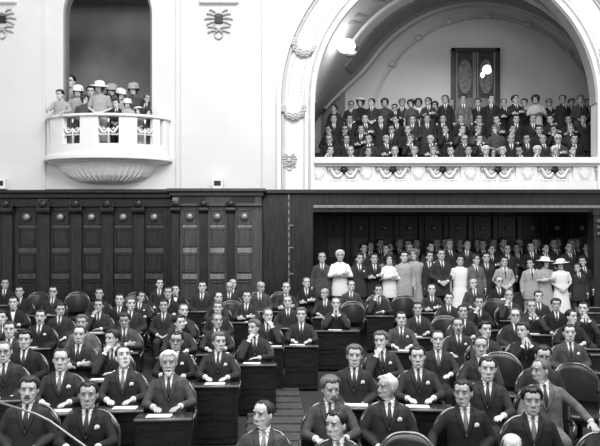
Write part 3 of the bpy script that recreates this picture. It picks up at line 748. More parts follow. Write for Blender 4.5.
# lighter projecting bay
y = W-.22
mb = MB(); mb.box(X(172, y), X(262, y), y, W, .5, CORN-.05); struct('wall_bay', mb, 'wood')
mb = MB(); mb.box(X(168, y), X(266, y), y-.24, W, CORN-.08, CORN-.0); mb.box(X(170, y), X(264, y), y-.13, W, CORN-.18, CORN-.08); trim(mb, 'woodmid', bevel=.015)
mb = MB(); mb.box(X(173, y), X(261.5, y), y-.05, y, CORN-.38, CORN-.18); mb.box(X(172.5, y), X(262, y), y-.11, y, CORN-.44, CORN-.38); trim(mb, 'woodmid', bevel=.01)
for a, b_ in ((180, 206), (231, 255)):
    mb = MB(); mb.box(X(a, y), X(b_, y), y-.065, y-.05, CORN-.34, CORN-.20); trim(mb, 'dark')
mb = MB(); mb.box(X(173, y), X(179, y), y-.12, y, CORN-.37, CORN-.22); trim(mb, 'woodpale', bevel=.01)
for cx in (190, 217.5, 244.5): panelbay(X(cx, y), .50, y, CORN-.44, 'woodmid', 'woodpale', 'brass')
for cx in (176, 204, 231):
    mb = MB(); x = X(cx, y); mb.box(x-.10, x+.10, y-.07, y, .6, CORN-.62); mb.box(x-.14, x+.14, y-.13, y, CORN-.34, CORN-.44); mb.tube([(x-.12, y-.09, CORN-.53), (x+.12, y-.09, CORN-.53)], .08, n=12); mb.ell((x, y-.12, CORN-.38), (.10,.06,.08)); trim(mb, 'wood', bevel=.008)
mb = MB(); mb.box(X(254, y), X(262, y), y-.03, y, .6, CORN-.44); trim(mb, 'woodmid')
# plain dark run right of the bay, with its hinge post
mb = MB(); mb.box(X(262, W), 9.8, W-.16, W+.0, CORN-.10, CORN); trim(mb, 'wood', bevel=.01)
mb = MB(); x = X(289, W-.1); mb.box(x-.03, x+.03, W-.10, W-.02, .6, CORN-.25); trim(mb, 'woodmid')
mb = MB()
for py in np.arange(195, 288, 7.6): mb.box(x-.022, x+.012, W-.125, W-.10, Z(py+4.6, W), Z(py, W))
for py in (225, 247, 273): mb.box(x-.02, x+.11, W-.125, W-.10, Z(py+1.2, W), Z(py, W))
trim(mb, 'vaultdark')
# beam under the gallery, recess behind it
mb = MB(); mb.box(X(313, W), 9.8, W-.04, W+.30, Z(205, W), CORN-.05); trim(mb, 'wood')
mb = MB(); mb.box(X(313, W), 9.8, W-.10, W+.30, Z(208.5, W), Z(205.5, W)); trim(mb, 'woodpale', bevel=.012)
mb = MB(); mb.box(X(313, W), 9.8, W-.04, W+.30, Z(212, W), Z(208.5, W)); trim(mb, 'wood')
WR = 20.6
mb = MB(); mb.box(X(313, W)-.3, 9.8, WR, WR+.1, .5, 4.2); struct('wall_recess', mb, 'wood')
mb = MB(); mb.box(X(313, W)-.12, X(313, W), W, WR, .5, 4.2); struct('wall_recess_left', mb, 'wood')
mb = MB(); mb.box(X(313, W)-.1, 9.8, W+.05, WR+.1, 3.72, 3.95); struct('ceiling_recess', mb, 'wood')
for cx in np.arange(335, 600, 24.5):
    x = X(cx, WR); g = MB(); g.box(x-.26, x+.26, WR-.05, WR, 1.4, 3.7); t = trim(g, 'wood', bevel=.01)
    g = MB(); g.box(x-.20, x+.20, WR-.07, WR-.05, 2.5, 3.1); build('field', g, 'woodmid', t, bevel=.01)
    g = MB(); g.ell((x, WR-.10, 3.36), (.07,.06,.07)); build('boss', g, 'brass', t, smooth=True)
    g = MB(); g.box(x+.29, x+.43, WR-.12, WR, 1.4, 3.7); trim(g, 'wood', bevel=.01)
# right-hand column of the recess
mb = MB(); mb.box(X(592, W), 9.8, W-.12, W+.3, .4, Z(209, W)); mb.box(X(590.5, W), 9.8, W-.16, W+.3, Z(216, W), Z(211, W)); struct('column_right', mb, 'wood', bevel=.01)
mb = MB()
for i in range(3): mb.ell((X(597, W), W-.14, Z(222, W)-i*.16), (.08,.05,.07))
trim(mb, 'woodmid', smooth=True)
# platforms beneath the gallery
PF1, PF2 = .81, 1.10
mb = MB(); mb.box(X(313, W), 9.8, 17.05, 18.35, .3, PF1); struct('floor_platform', mb, 'carpet')
mb = MB(); mb.box(X(313, W), 9.8, 18.35, WR, .3, PF2); struct('floor_platform_upper', mb, 'carpet')
# side walls outside the picture close the chamber
mb = MB(); mb.box(-9.9, -9.6, 2, W+.3, -1.2, TOP); struct('wall_left', mb, 'plaster')
mb = MB(); mb.box(9.8, 10.1, 2, W+.3, -1.2, TOP); struct('wall_right', mb, 'plaster')
# ================================================================== furniture
def chair_parts():
    P = {}
    mb = MB(); R = []
    for z, k in ((.33,.22),(.345,.25),(.40,.265),(.43,.25),(.44,.21)):
        R.append([(math.copysign(abs(math.cos(a))**.55, math.cos(a))*k, -.03+math.copysign(abs(math.sin(a))**.55, math.sin(a))*k, z) for a in [2*PI*j/24 for j in range(24)]])
    mb.rings(R); P['seat'] = (fix_normals(mb.mesh('seat')), 'leather')
    def bk(u, z, off): return (u*.285, .265-.10*u*u+off+(z-.45)*.10, z)
    mb = MB(); A = []; nc = 14; nr = 8
    for off in (-.03, .025):
        for i in range(nr+1):
            for j in range(nc+1):
                u = -1+2*j/nc; top = 1.0-.17*abs(u)**3.2; z = .50+(top-.50)*i/nr
                puff = -.02*math.sin(PI*i/nr)*math.cos(u*PI/2) if off < 0 else 0
                A.append(bk(u, z, off+puff))
    o = (nr+1)*(nc+1); fs = []
    for i in range(nr):
        for j in range(nc):
            a = i*(nc+1)+j; fs += [(a,a+1,a+nc+2,a+nc+1), (o+a,o+a+nc+1,o+a+nc+2,o+a+1)]
    for j in range(nc): a = nr*(nc+1)+j; fs += [(a,a+1,o+a+1,o+a), (j,o+j,o+j+1,j+1)]
    for i in range(nr): a = i*(nc+1); b = a+nc; fs += [(a,a+nc+1,o+a+nc+1,o+a), (b,o+b,o+b+nc+1,b+nc+1)]
    mb.add(A, fs); P['backrest'] = (fix_normals(mb.mesh('backrest')), 'leather')
    mb = MB(); pts = [bk(-1, .44, 0), bk(-1.02, .62, 0), bk(-1.02, .80, 0)]+[bk(u, 1.008-.17*abs(u)**3.2, 0) for u in np.linspace(-.97, .97, 19)]+[bk(1.02, .80, 0), bk(1.02, .62, 0), bk(1, .44, 0)]
    mb.tube(pts, .021, n=10); P['back_frame'] = (fix_normals(mb.mesh('back_frame')), 'rim')
    mb = MB(); mb.tube([(.285,.17,.66),(.31,.02,.665),(.30,-.16,.65),(.275,-.20,.60),(.27,-.16,.46),(.25,-.10,.38)], .020, n=8); P['armrest'] = (fix_normals(mb.mesh('armrest')), 'rim')
    mb = MB(); mb.lathe([(.035,.05),(.035,.30),(.09,.335)], n=14)
    for k in range(4):
        a = PI/4+k*PI/2; mb.tube([(0,0,.10),(.14*math.cos(a),.14*math.sin(a),.07),(.27*math.cos(a),.27*math.sin(a),.02)], [.03,.026,.02], n=8)
    P['pedestal'] = (fix_normals(mb.mesh('pedestal')), 'deskw')
    return P
CP = chair_parts()
def chair(loc, rz, label, group=None):
    t = bpy.data.objects.new('armchair', None); COL.objects.link(t); t.location = loc; t.rotation_euler = (0,0,rz); t['label'] = label; t['category'] = 'chair'
    if group: t['group'] = group
    for nme in ('seat','backrest','back_frame','pedestal'): ob(nme, CP[nme][0], CP[nme][1], t)
    ob('armrest', CP['armrest'][0], 'rim', t); ob('armrest', CP['armrest'][0], 'rim', t, Matrix.Scale(-1, 4, (1,0,0)))
    return t
_dk = {}
def desk_mesh(w):
    w = round(w, 1)
    if w in _dk: return _dk[w]
    h = w/2; P = {}
    mb = MB(); mb.add([(-h,-.80,.72),(h,-.80,.72),(h,-.40,.70),(-h,-.40,.70),(-h,-.80,.755),(h,-.80,.755),(h,-.40,.735),(-h,-.40,.735)], [(0,3,2,1),(4,5,6,7),(0,1,5,4),(1,2,6,5),(2,3,7,6),(3,0,4,7)]); P['desktop'] = fix_normals(mb.mesh('desktop', False))
    mb = MB(); mb.box(-h+.01, h-.01, -.78, -.75, .0, .72)
    for z0, z1 in ((.08,.32),(.38,.66)):
        for a, b in ((-h+.05, -.02), (.02, h-.05)):
            mb.box(a, b, -.79, -.78, z0, z0+.02); mb.box(a, b, -.79, -.78, z1-.02, z1); mb.box(a, a+.02, -.79, -.78, z0, z1); mb.box(b-.02, b, -.79, -.78, z0, z1)
    P['front_panel'] = fix_normals(mb.mesh('front_panel', False))
    mb = MB(); mb.box(h-.035, h-.01, -.75, -.42, .0, .70); P['side_panel'] = fix_normals(mb.mesh('side_panel', False))
    mb = MB(); mb.tube([(-h,-.805,.745),(h,-.805,.745)], .017, n=8); P['edge_rail'] = fix_normals(mb.mesh('edge_rail'))
    _dk[w] = P; return P
def desk(loc, rz, w, label, group):
    t = bpy.data.objects.new('desk', None); COL.objects.link(t); t.location = loc; t.rotation_euler = (0,0,rz); t['label'] = label; t['category'] = 'desk'; t['group'] = group
    P = desk_mesh(w)
    ob('desktop', P['desktop'], 'desktop', t); ob('front_panel', P['front_panel'], 'deskw', t); ob('edge_rail', P['edge_rail'], 'deskrail', t)
    ob('side_panel', P['side_panel'], 'deskw', t); ob('side_panel', P['side_panel'], 'deskw', t, Matrix.Scale(-1, 4, (1,0,0)))
    return t
mb = MB(); random.seed(3)
for i in range(3):
    a = random.uniform(-.2, .2); c, s = math.cos(a), math.sin(a); z = .004*i
    q = [(x*c-y*s, x*s+y*c) for x, y in ((-.13,-.09),(.13,-.09),(.13,.09),(-.13,.09))]
    mb.add([(x, y, z) for x, y in q]+[(x, y, z+.003) for x, y in q], [(0,3,2,1),(4,5,6,7),(0,1,5,4),(1,2,6,5),(2,3,7,6),(3,0,4,7)])
PAPER = fix_normals(mb.mesh('papers', False))
# ================================================================== deputies
ORD = ['first','second','third','fourth','fifth','sixth','seventh','eighth','ninth','tenth','eleventh','twelfth','thirteenth','fourteenth','fifteenth','sixteenth','seventeenth','eighteenth','nineteenth','twentieth'] + ['%s' % x for x in ('twenty-first','twenty-second','twenty-third','twenty-fourth','twenty-fifth','twenty-sixth','twenty-seventh','twenty-eighth','twenty-ninth','thirtieth')]
# px, py of the face, pose, hair, hair colour, suit, yaw, pitch, extras, papers?, label
D_ = dict
SEATS = [
 # front
 (264,415,'lap','receding','hdark','smid',-30,0,D_(tie='patterned'),0,'balding man with a patterned tie, bottom centre, gazing left'),
 (338,425,'lap','slick','hblack','sdark',-40,0,D_(tie='tieg'),0,'dark-haired man at the bottom edge turned left, just right of centre'),
 (465,393,'rest','slick','hblack','sblack',-15,0,D_(square=True,tie='tieg'),0,'man in black double-breasted suit with white pocket square, front right'),
 (541,401,'lap','full','hblack','sblack',0,-5,D_(tie='tieg'),0,'young black-haired man in dark suit, front row on the right'),
 (600,418,'chin','slick','hblack','sblack',-30,0,{},0,'man cut by the right edge holding a hand to his face'),
 (512,449,'lap','bald','hgrey','sblack',0,0,{},0,'bald head just showing at the bottom edge on the right'),
 (337,388,'desk','full','hgrey','smid',20,10,D_(tie='tieb',stache=True),1,'grey-haired man leaning over his desk below the centre aisle'),
 (382,388,'lap','receding','hwhite','sdark',-60,0,D_(square=True),1,'white-haired man in profile to the left, leaning from his chair'),
 (28,390,'lap','full','hdark','sdark',10,0,D_(stache=True),1,'thin moustached man in dark suit, lowest seat at the left edge'),
 (88,395,'desk','slick','hblack','sblack',10,0,D_(square=True),1,'black-haired man with pocket square, front row at left'),
 # second
 (5,352,'lap','receding','hgrey','sdark',5,0,D_(glasses=True),1,'older man with spectacles at the left edge, second row'),
 (61,360,'desk','receding','hdark','sdark',5,-5,D_(square=True,tie='tieg'),1,'round-faced man with pocket square, second row at left'),
 (125,358,'desk','receding','hblack','sdark',25,-24,D_(square=True,tie='tieg'),1,'man with head thrown back looking up, left block'),
 (168,363,'desk','full','hwhite','smid',-10,0,D_(beard=True,stache=True,glasses=False),1,'white-haired white-bearded old man in grey suit with papers'),
 (216,342,'desk','full','hgrey','sdark',15,0,D_(square=True),1,'grey-haired man beside a desk end with papers, centre left'),
 (178,341,'lap','slick','hblack','sblack',0,0,D_(glasses=True,square=True),1,'man with round spectacles above the white-bearded man'),
 (354,356,'lap','full','hgrey','sdark',5,0,D_(square=True),1,'grey-haired man in round chair right of the aisle'),
 (382,341,'chin','full','hgrey','sdark',-25,0,D_(square=True),1,'man with hand raised to his cheek, right of the aisle'),
 (418,357,'desk','slick','hblack','sdark',0,0,D_(square=True),1,'slim dark-haired man with pocket square, behind the profile man'),
 (487,369,'desk','slick','hblack','sdark',10,0,D_(tie='tieb'),1,'dark-haired man with hands on his desk, right block second row'),
 (541,371,'restL','receding','hgrey','sgrey',-60,0,{},1,'man in light grey jacket turned in profile with arm outstretched'),
 (438,340,'lap','receding','hdark','sdark',0,0,D_(tie='tieg'),1,'balding man with pale tie and round chair, right block'),
 (486,347,'chinL','receding','hdark','sdark',5,0,{},1,'man with hand at his chin, right block behind second row'),
 (566,333,'lap','slick','hblack','smid',0,0,D_(square=True),1,'stout dark-haired man with pocket square, far right'),
 (544,355,'lap','slick','hblack','sdark',0,10,D_(glasses=True),0,'dark-haired man half hidden behind the light grey jacket'),
 (525,331,'clasp','full','hdark','sblack',-35,0,{},0,'man resting his face on his hands, right block'),
 (74,335,'lap','receding','hdark','sdark',0,5,{},1,'balding man bending forward with open collar shirt, left block'),
 (108,339,'chin','full','hdark','sdark',-50,0,{},1,'man in profile to the left holding his chin, left block'),
 (125,320,'fold','full','hdark','smid',0,15,D_(dress=None),1,''),(255,328,'chin','full','hgrey','sdark',-50,0,{},1,'grey-haired man in full profile to the left beside the aisle'),
 (297,315,'desk','full','hgrey','sdark',5,0,{},1,'grey-haired man alone at a long desk by the aisle'),
 (213,321,'lap','receding','hgrey','sdark',25,0,{},1,''),(183,323,'desk','full','hblack','sdark',45,0,{},1,''),
 (40,317,'lap','slick','hblack','sblack',0,0,D_(stache=True,square=True),1,''),(82,323,'lap','full','hgrey','sgrey',5,5,{},0,''),
 (14,303,'lap','slick','hblack','sblack',-10,0,D_(tie='bow'),1,''),(99,306,'chin','slick','hblack','sdark',5,0,{},1,''),(60,309,'lap','full','hblack','sdark',20,15,{},0,''),
 (20,292,'lap','slick','hblack','sblack',0,0,{},0,''),(5,284,'lap','slick','hblack','sblack',20,0,{},0,''),(53,292,'lap','slick','hblack','sdark',5,0,D_(glasses=True),1,''),(99,294,'lap','slick','hblack','sdark',10,0,{},1,''),
 (133,304,'lap','full','hgrey','sdark',20,0,{},1,''),(141,297,'lap','slick','hblack','sdark',40,0,D_(square=True),1,''),(167,293,'lap','slick','hblack','sblack',5,0,{},1,''),(179,290,'lap','full','hblack','sblack',0,0,D_(tie='bow'),0,''),
 (190,311,'clasp','receding','hgrey','sdark',20,0,{},1,''),(211,308,'lap','full','hgrey','sdark',0,0,{},1,''),(219,298,'chinL','receding','hblack','sdark',20,0,{},1,''),(229,284,'lap','bald','hgrey','sdark',40,0,{},0,''),
 (246,297,'lap','slick','hblack','sdark',-10,0,{},1,''),(243,287,'lap','bald','hgrey','sdark',0,10,{},0,''),(260,287,'lap','bald','hgrey','smid',40,10,{},0,''),(283,288,'lap','receding','hgrey','sdark',0,0,D_(tie='tieg'),0,''),
 (302,283,'fold','receding','hgrey','sblack',25,0,{},0,''),(288,302,'lap','receding','hgrey','sdark',5,0,{},0,''),(272,316,'chinL','receding','hgrey','sdark',25,0,{},1,''),
 (336,304,'clasp','receding','hgrey','sdark',0,0,{},1,''),(341,294,'lap','bald','hgrey','sdark',-30,0,{},1,''),(356,286,'lap','receding','hgrey','smid',25,0,{},0,''),(353,351,'lap','full','hgrey','sdark',0,0,{},0,'SKIP'),
 (368,291,'chin','slick','hblack','sdark',0,0,{},0,''),(390,283,'lap','receding','hgrey','sdark',10,0,{},1,''),(401,319,'lap','slick','hblack','smid',5,0,D_(square=True),1,''),(424,309,'lap','slick','hblack','sdark',0,0,{},1,''),
 (449,299,'lap','slick','hblack','sdark',-10,0,{},1,''),(463,312,'desk','slick','hblack','sdark',0,0,{},1,''),(478,303,'chin','slick','hblack','sblack',0,0,{},1,''),(460,326,'desk','receding','hdark','sdark',5,0,D_(square=True,stache=True),1,''),(478,284,'lap','bald','hgrey','smid',-40,0,{},0,''),
 (482,301,'lap','bald','hgrey','sdark',30,0,{},0,'SKIP'),(500,282,'lap','receding','hgrey','sblack',20,0,D_(glasses=True),0,''),(513,296,'chin','bald','hgrey','sdark',5,0,{},1,''),(534,297,'lap','slick','hblack','sdark',-5,0,{},1,''),(536,307,'clasp','receding','hgrey','sdark',10,0,{},1,''),
 (515,316,'lap','receding','hgrey','sdark',0,0,D_(glasses=True),1,''),(571,317,'lap','slick','hblack','sblack',30,0,{},1,''),(582,309,'clasp','slick','hblack','sdark',-20,0,{},1,''),(486,330,'chin','full','hblack','sdark',15,0,{},0,''),
 (552,345,'lap','slick','hblack','sblack',0,0,{},0,'SKIP'),(150,284,'lap','slick','hblack','sdark',20,0,{},0,''),(196,318,'lap','full','hblack','sdark',-10,0,{},0,'SKIP'),
 (25,345,'lap','receding','hdark','sdark',0,0,{},0,'SKIP'),(78,284,'lap','slick','hblack','sdark',0,0,{},0,'SKIP'),(270,306,'lap','full','hblack','sdark',0,0,{},0,'SKIP'),(316,300,'lap','slick','hblack','sblack',0,0,{},0,'SKIP'),
 (120,300,'lap','slick','hblack','sblack',-10,0,{},0,''),(200,287,'lap','slick','hblack','sdark',10,0,{},0,''),(2,318,'lap','full','hblack','sblack',10,0,{},1,''),(10,330,'desk','slick','hdark','sdark',10,0,{},0,''),
 (164,306,'lap','full','hblack','sdark',10,0,{},0,''),(553,305,'lap','full','hdark','sblack',-10,0,{},0,''),(422,290,'lap','receding','hgrey','sdark',10,0,{},0,''),(35,340,'lap','full','hblack','sblack',-10,5,{},1,''),
]
SEATS = [s for s in SEATS if s[10] != 'SKIP']
EMPTY = [(408,436),(37,289),(77,292),(144,286),(208,289),(270,290),(379,296),(262,293),(519,288),(497,301),(505,357),(571,368),(232,300),(346,303),(405,296),(440,318)]
P = []
for s in SEATS:
    D = D_of(s[1]); P.append([X(s[0], D), D, 1.0])
for e in EMPTY:
    lo, hi = 3.5, 17.3
    for _ in range(40):
        m = (lo+hi)/2
        if (e[1]-HY)*m/F < CZ-1.0-fl(m): lo = m
        else: hi = m
    P.append([X(e[0], lo), lo, 1.0])
P0 = [p[:] for p in P]
WT = [.12 if i < 20 else 1. for i in range(len(SEATS))]+[1.]*len(EMPTY)
for it in range(220):
    for i in range(len(P)):
        for j in range(i):
            dx = P[i][0]-P[j][0]; dy = P[i][1]-P[j][1]
            if abs(dx) < .62 and abs(dy) < .72:
                ox = .62-abs(dx); oy = .72-abs(dy)
                # slide whichever way moves the picture least
                if ox < oy*1.0: q = ox*.5*(1 if dx >= 0 else -1)/(WT[i]+WT[j]); P[i][0] += q*WT[i]; P[j][0] -= q*WT[j]
                else: q = oy*.5*(1 if dy >= 0 else -1)/(WT[i]+WT[j]); P[i][1] = min(17.3, P[i][1]+q*WT[i]); P[j][1] -= q*WT[j]
def rowname(py):
    for lim, nm in ((289,'rearmost'),(298,'seventh'),(308,'sixth'),(318,'fifth'),(330,'fourth'),(346,'third'),(380,'second')):
        if py < lim: return nm
    return 'front'
cnt = {}
order = sorted(range(len(SEATS)), key=lambda i: SEATS[i][0])
gen = {}
for i in order:
    s = SEATS[i]; k = (rowname(s[1]), 'left' if s[0] < 265 else ('aisle' if s[0] < 330 else 'right')); cnt[k] = cnt.get(k, 0)+1; gen[i] = (k, cnt[k])
def short(i):
    (r, b), c = gen[i]; return '%s from left in %s row, %s block' % (ORD[c-1], r, {'left':'left','aisle':'middle','right':'right'}[b])
HN = {'full':'full-haired','slick':'sleek-haired','receding':'thin-haired','bald':'bald'}; CN = {'hblack':'dark','hdark':'brown','hgrey':'grey','hwhite':'white'}
SN = {'sblack':'black','sdark':'dark','smid':'grey','sgrey':'light grey'}
random.seed(11)
def yawrow(x, y): return -.55*math.atan2(x, y)
placed = [(p[0], p[1]) for p in P]
for i, s in enumerate(SEATS):
    px, py, pose, hair, hc, suit, yaw, pitch, ex, pap, lab = s
    x, D, _ = P[i]; z = fl(D); hz = CZ-(py-HY)*D/F; sc = max(.94, min(1.06, (hz-z-.446)/.789)); rz = yawrow(x, D)
    ex = {k: v for k, v in ex.items() if v is not None}
    near = D < 10.2
    L = lab or ('%s man in %s suit, %s' % ((CN[hc]+'-'+'haired') if hair in ('full','slick') else ('balding' if hair == 'receding' else 'bald'), SN[suit], short(i)))
    if pap and pose == 'lap' and random.random() < .45: pose = 'desk'
    if D > 10 and pose == 'lap' and random.random() < .15: pose = 'fold'
    o = person((x, D, z+.452*(1-sc)), rz, sc, pose, near, hair, hc, suit, random.choice(['skinA','skinA','skinB']), yaw+math.degrees(0), pitch, label=L, group='deputies seated in the chamber', lean=random.uniform(-.05,.05), **ex)
    chair((x, D, z), rz, 'dark round-backed armchair under the man %s' % short(i), 'occupied armchairs of the deputies')
    # desk in front unless another seat is there
    w = .95 if 280 < px < 340 else .72; ok = D > 6.7
    fx = x+math.sin(rz)*.6; fy = D-math.cos(rz)*.6
    for j, (qx, qy) in enumerate(placed):
        if j != i:
            if abs(qx-fx) < .52 and -.50 < qy-fy < .34: ok = False
            if abs(qy-D) < .45 and abs(qx-x) < .9: w = min(w, abs(qx-x)-.02)
    if ok and w >= .40:
        desk((x, D, z), rz, math.floor(w*10+.01)/10, 'dark wooden desk before the man %s' % short(i), 'dark wooden desks of the deputies')
        if pap:
            t = ob('papers', PAPER, 'paper', None, Matrix.Translation((x, D, z)) @ Matrix.Rotation(rz, 4, 'Z') @ Matrix.Translation((random.uniform(-.13,.13), -.66, .753)) @ Matrix.Rotation(-.045, 4, 'X'),
                   label='white papers on the desk of the man %s' % short(i), cat='papers', group='papers on the deputies\' desks')
EMPN = ['fourth from left','first from left','second from left','third from left']
eo = sorted(range(len(EMPTY)), key=lambda i: EMPTY[i][0])
for r, i in enumerate(eo):
    x, D, _ = P[len(SEATS)+i]; rz = yawrow(x, D)
    chair((x, D, fl(D)), rz+random.uniform(-.15,.15), 'empty dark round-backed armchair, %s of the empty ones, %s row' % (ORD[r]+' from left', rowname(EMPTY[i][1]-8)), 'empty armchairs')
for q_, py in enumerate((301, 313, 325, 339, 355)):
    lo, hi = 5., 17.
    for _ in range(40):
        m = (lo+hi)/2
        if (py-HY)*(m-.8)/F < CZ-.75-fl(m): lo = m
        else: hi = m
    x = X(599, lo-.8)
    if any(abs(a-x) < .66 and abs(b-lo) < .85 for a, b in placed): x += .3
    if any(abs(a-x) < .5 and -.3 < lo-b < .9 for a, b in placed): continue
    desk((x, lo, fl(lo)), -.1, .7, 'unoccupied dark desk at the photo\'s right edge, %s from the back' % ORD[q_], 'dark wooden desks of the deputies')
# ================================================================== standing beneath the gallery
STD = [ # px, py, pose, hair, hc, suit, yaw, extras, label
 (322,258,'stand','receding','hgrey','smid',10,{},'bald-browed man in grey suit, leftmost of those standing beneath the gallery'),
 (340,256,'cross','full','hwhite','swhite',0,D_(dress='blouse'),'man in white shirt with folded arms standing beneath the gallery'),
 (359,259,'stand','full','hblack','sdark',20,D_(square=True),'dark-suited man standing just right of the white-shirted man'),
 (374,259,'cross','full','hblack','sblack',0,{},'dark-clad man with crossed arms standing fourth from left beneath gallery'),
 (389,260,'cross','woman','hblack','swhite',0,D_(dress='blouse'),'dark-haired woman in white blouse standing beneath the gallery'),
 (404,257,'stand','full','hblack','slight',0,D_(tie=None,dress='blouse'),'man in pale jacket standing right of the woman in white blouse'),
 (414,255,'stand','woman','hgrey','slight',-20,D_(dress='dress'),'pale figure half hidden behind the pale-jacketed man'),
 (429,257,'stand','full','hblack','sdark',20,{},'dark man standing at the left shoulder of the tall man'),
 (441,255,'front','slick','hblack','sdark',0,{},'tall dark-suited man standing with hands clasped before him'),
 (460,261,'stand','full','hblack','swhite',10,D_(dress='dress'),'person all in white standing between dark and pale suits'),
 (475,260,'stand','full','hdark','sgrey',45,{},'man in light grey suit in profile facing right, standing'),
 (486,258,'stand','full','hblack','sdark',10,{},'dark-haired man behind the light grey profile man'),
 (504,262,'front','full','hblack','slight',0,D_(tie='tieb'),'man in pale suit standing in the middle of the right group'),
 (531,264,'stand','full','hblack','slight',-45,{},'man in pale jacket turned toward the women in hats'),
 (545,263,'cross','woman','hblack','slight',20,D_(hat='sun',dress='dress'),'woman in wide white hat and pale dress beneath the gallery'),
 (561,265,'front','woman','hblack','swhite',-20,D_(hat='sun',dress='dress'),'woman in white hat and bright white dress, rightmost of two'),
 (578,268,'stand','full','hblack','sdark',-50,{},'dark-suited person in profile facing left, last on the right'),
 (583,262,'stand','full','hblack','sblack',-30,{},'dim dark figure behind the rightmost profile person'),
]
random.seed(5)
for px, py, pose, hair, hc, suit, yaw, ex, lab in STD:
    D = 17.5+(.35 if 'behind' in lab or 'shoulder' in lab else 0)-(.12 if 'white dress' in lab else 0); hz = Z(py, D); sc = max(.86, min(1.10, (hz-PF1)/1.615))
    person((X(px, D), D, PF1), random.uniform(-.1,.1), sc, pose, False, hair, hc, suit, 'skinA' if 'woman' in lab else 'skinB', yaw, 0, label=lab, group='onlookers standing beneath the gallery', **ex)
random.seed(21); k = 0
for row, (D, z, n_) in enumerate(((18.95, PF2, 12), (19.45, PF2, 13), (20.0, PF2, 12))):
    for j in range(n_):
        px = 366+(222/(n_-1))*j+random.uniform(-4, 4)+row*5; x = X(px, D); py = random.uniform(244, 251)-row*2
        if x > 9.2: continue
        sc = max(.9, min(1.1, (Z(py, D)-z)/1.615))
        person((x, D, z), random.uniform(-.2,.2), sc, random.choice(['stand','front','cross']), False, random.choice(['full','slick','receding']), random.choice(['hblack','hblack','hgrey']), random.choice(['sblack','sdark','sdark','smid']), 'skinDim', random.choice([-20,0,20]), 0,  # skin darkened to put the recess shade into the colour
               label='dim figure in the shaded recess, %s crowded row, %s from left' % (['front','middle','rearmost'][row], ORD[j]), group='dim crowd at the back of the recess')
# ================================================================== gallery
GAL = {
 0: [(320,150,'full','hblack','sblack'),(351,149,'receding','hgrey','smid'),(376,149,'slick','hblack','sblack'),(395,151,'receding','hgrey','sdark'),(415,150,'bald','hgrey','sblack'),(434,150,'full','hgrey','slight'),(445,149,'slick','hblack','sblack'),(458,151,'full','hblack','sdark'),(476,149,'full','hwhite','sdark'),(500,150,'bald','hwhite','sdark'),(516,151,'slick','hblack','sdark'),(533,149,'full','hwhite','sdark'),(555,146,'full','hwhite','sdark'),(572,149,'slick','hblack','sblack'),(586,150,'full','hblack','sblack'),(330,150,'slick','hblack','sblack'),(363,152,'full','hblack','sblack')],
 1: [(316,139,'slick','hgrey','sblack'),(328,137,'full','hblack','sblack'),(343,138,'slick','hblack','sblack'),(369,140,'receding','hgrey','sdark'),(386,137,'bald','hgrey','sblack'),(411,138,'full','hgrey','sblack'),(431,135,'bald','hwhite','sblack'),(447,139,'slick','hblack','sblack'),(464,138,'receding','hgrey','sdark'),(479,137,'slick','hblack','sblack'),(495,139,'full','hblack','sdark'),(511,137,'receding','hgrey','sblack'),(527,139,'slick','hblack','sblack'),(543,136,'bald','hgrey','sdark'),(558,133,'receding','hwhite','smid'),(574,138,'slick','hblack','sblack')],
 2: [(317,128,'full','hblack','sblack'),(330,126,'slick','hblack','sdark'),(345,127,'full','hblack','sblack'),(358,126,'slick','hblack','sblack'),(374,129,'full','hblack','sdark'),(392,124,'full','hblack','sblack'),(404,126,'slick','hblack','sblack'),(424,127,'full','hblack','sblack'),(446,126,'slick','hblack','sblack'),(460,126,'slick','hblack','sdark'),(478,127,'full','hgrey','smid'),(496,125,'woman','hgrey','smid'),(509,125,'slick','hblack','sblack'),(525,126,'full','hblack','sblack'),(539,124,'full','hblack','sblack'),(552,127,'full','hblack','sblack'),(563,125,'receding','hgrey','sdark')],
 3: [(323,116,'full','hblack','sdark'),(334,111,'full','hblack','sblack'),(347,105,'slick','hblack','sdark'),(361,103,'woman','hblack','sblack'),(372,103,'full','hblack','sdark'),(385,99,'woman','hblack','smid'),(395,108,'full','hblack','sblack'),(402,97,'full','hgrey','sdark'),(406,104,'woman','hblack','smid'),(415,100,'woman','hblack','swhite'),(424,102,'full','hblack','sdark'),(432,106,'woman','hblack','slight'),(439,100,'full','hdark','sblack'),(447,99,'slick','hblack','sblack'),(463,93,'full','hblack','sgrey'),(478,98,'full','hblack','sblack'),(491,91,'slick','hblack','sblack'),(504,93,'slick','hblack','sblack'),(515,96,'full','hblack','sblack'),(525,98,'full','hdark','sdark'),(536,95,'woman','hblack','skirtg'),(549,92,'slick','hblack','sblack'),(563,94,'full','hdark','sblack'),(571,96,'full','hblack','sdark'),(580,90,'full','hgrey','smid'),(586,99,'slick','hblack','sblack')],
}
GAL[4] = [(px_, 113+(px_*7 % 8), ['full','slick','receding','full'][px_ % 4], 'hgrey' if px_ % 5 == 0 else 'hblack', ['sblack','sdark','sblack','smid'][px_ % 3]) for px_ in (327,341,358,377,393,409,427,443,461,479,497,516,533,551,569,583)]
TN = ['seated front row of the gallery','seated second row of the gallery','seated third row of the gallery','standing rear crowd of the gallery','standing middle row of the gallery']
TD = [W+.72, W+1.38, W+2.0, W+2.88, W+2.40]
random.seed(9)
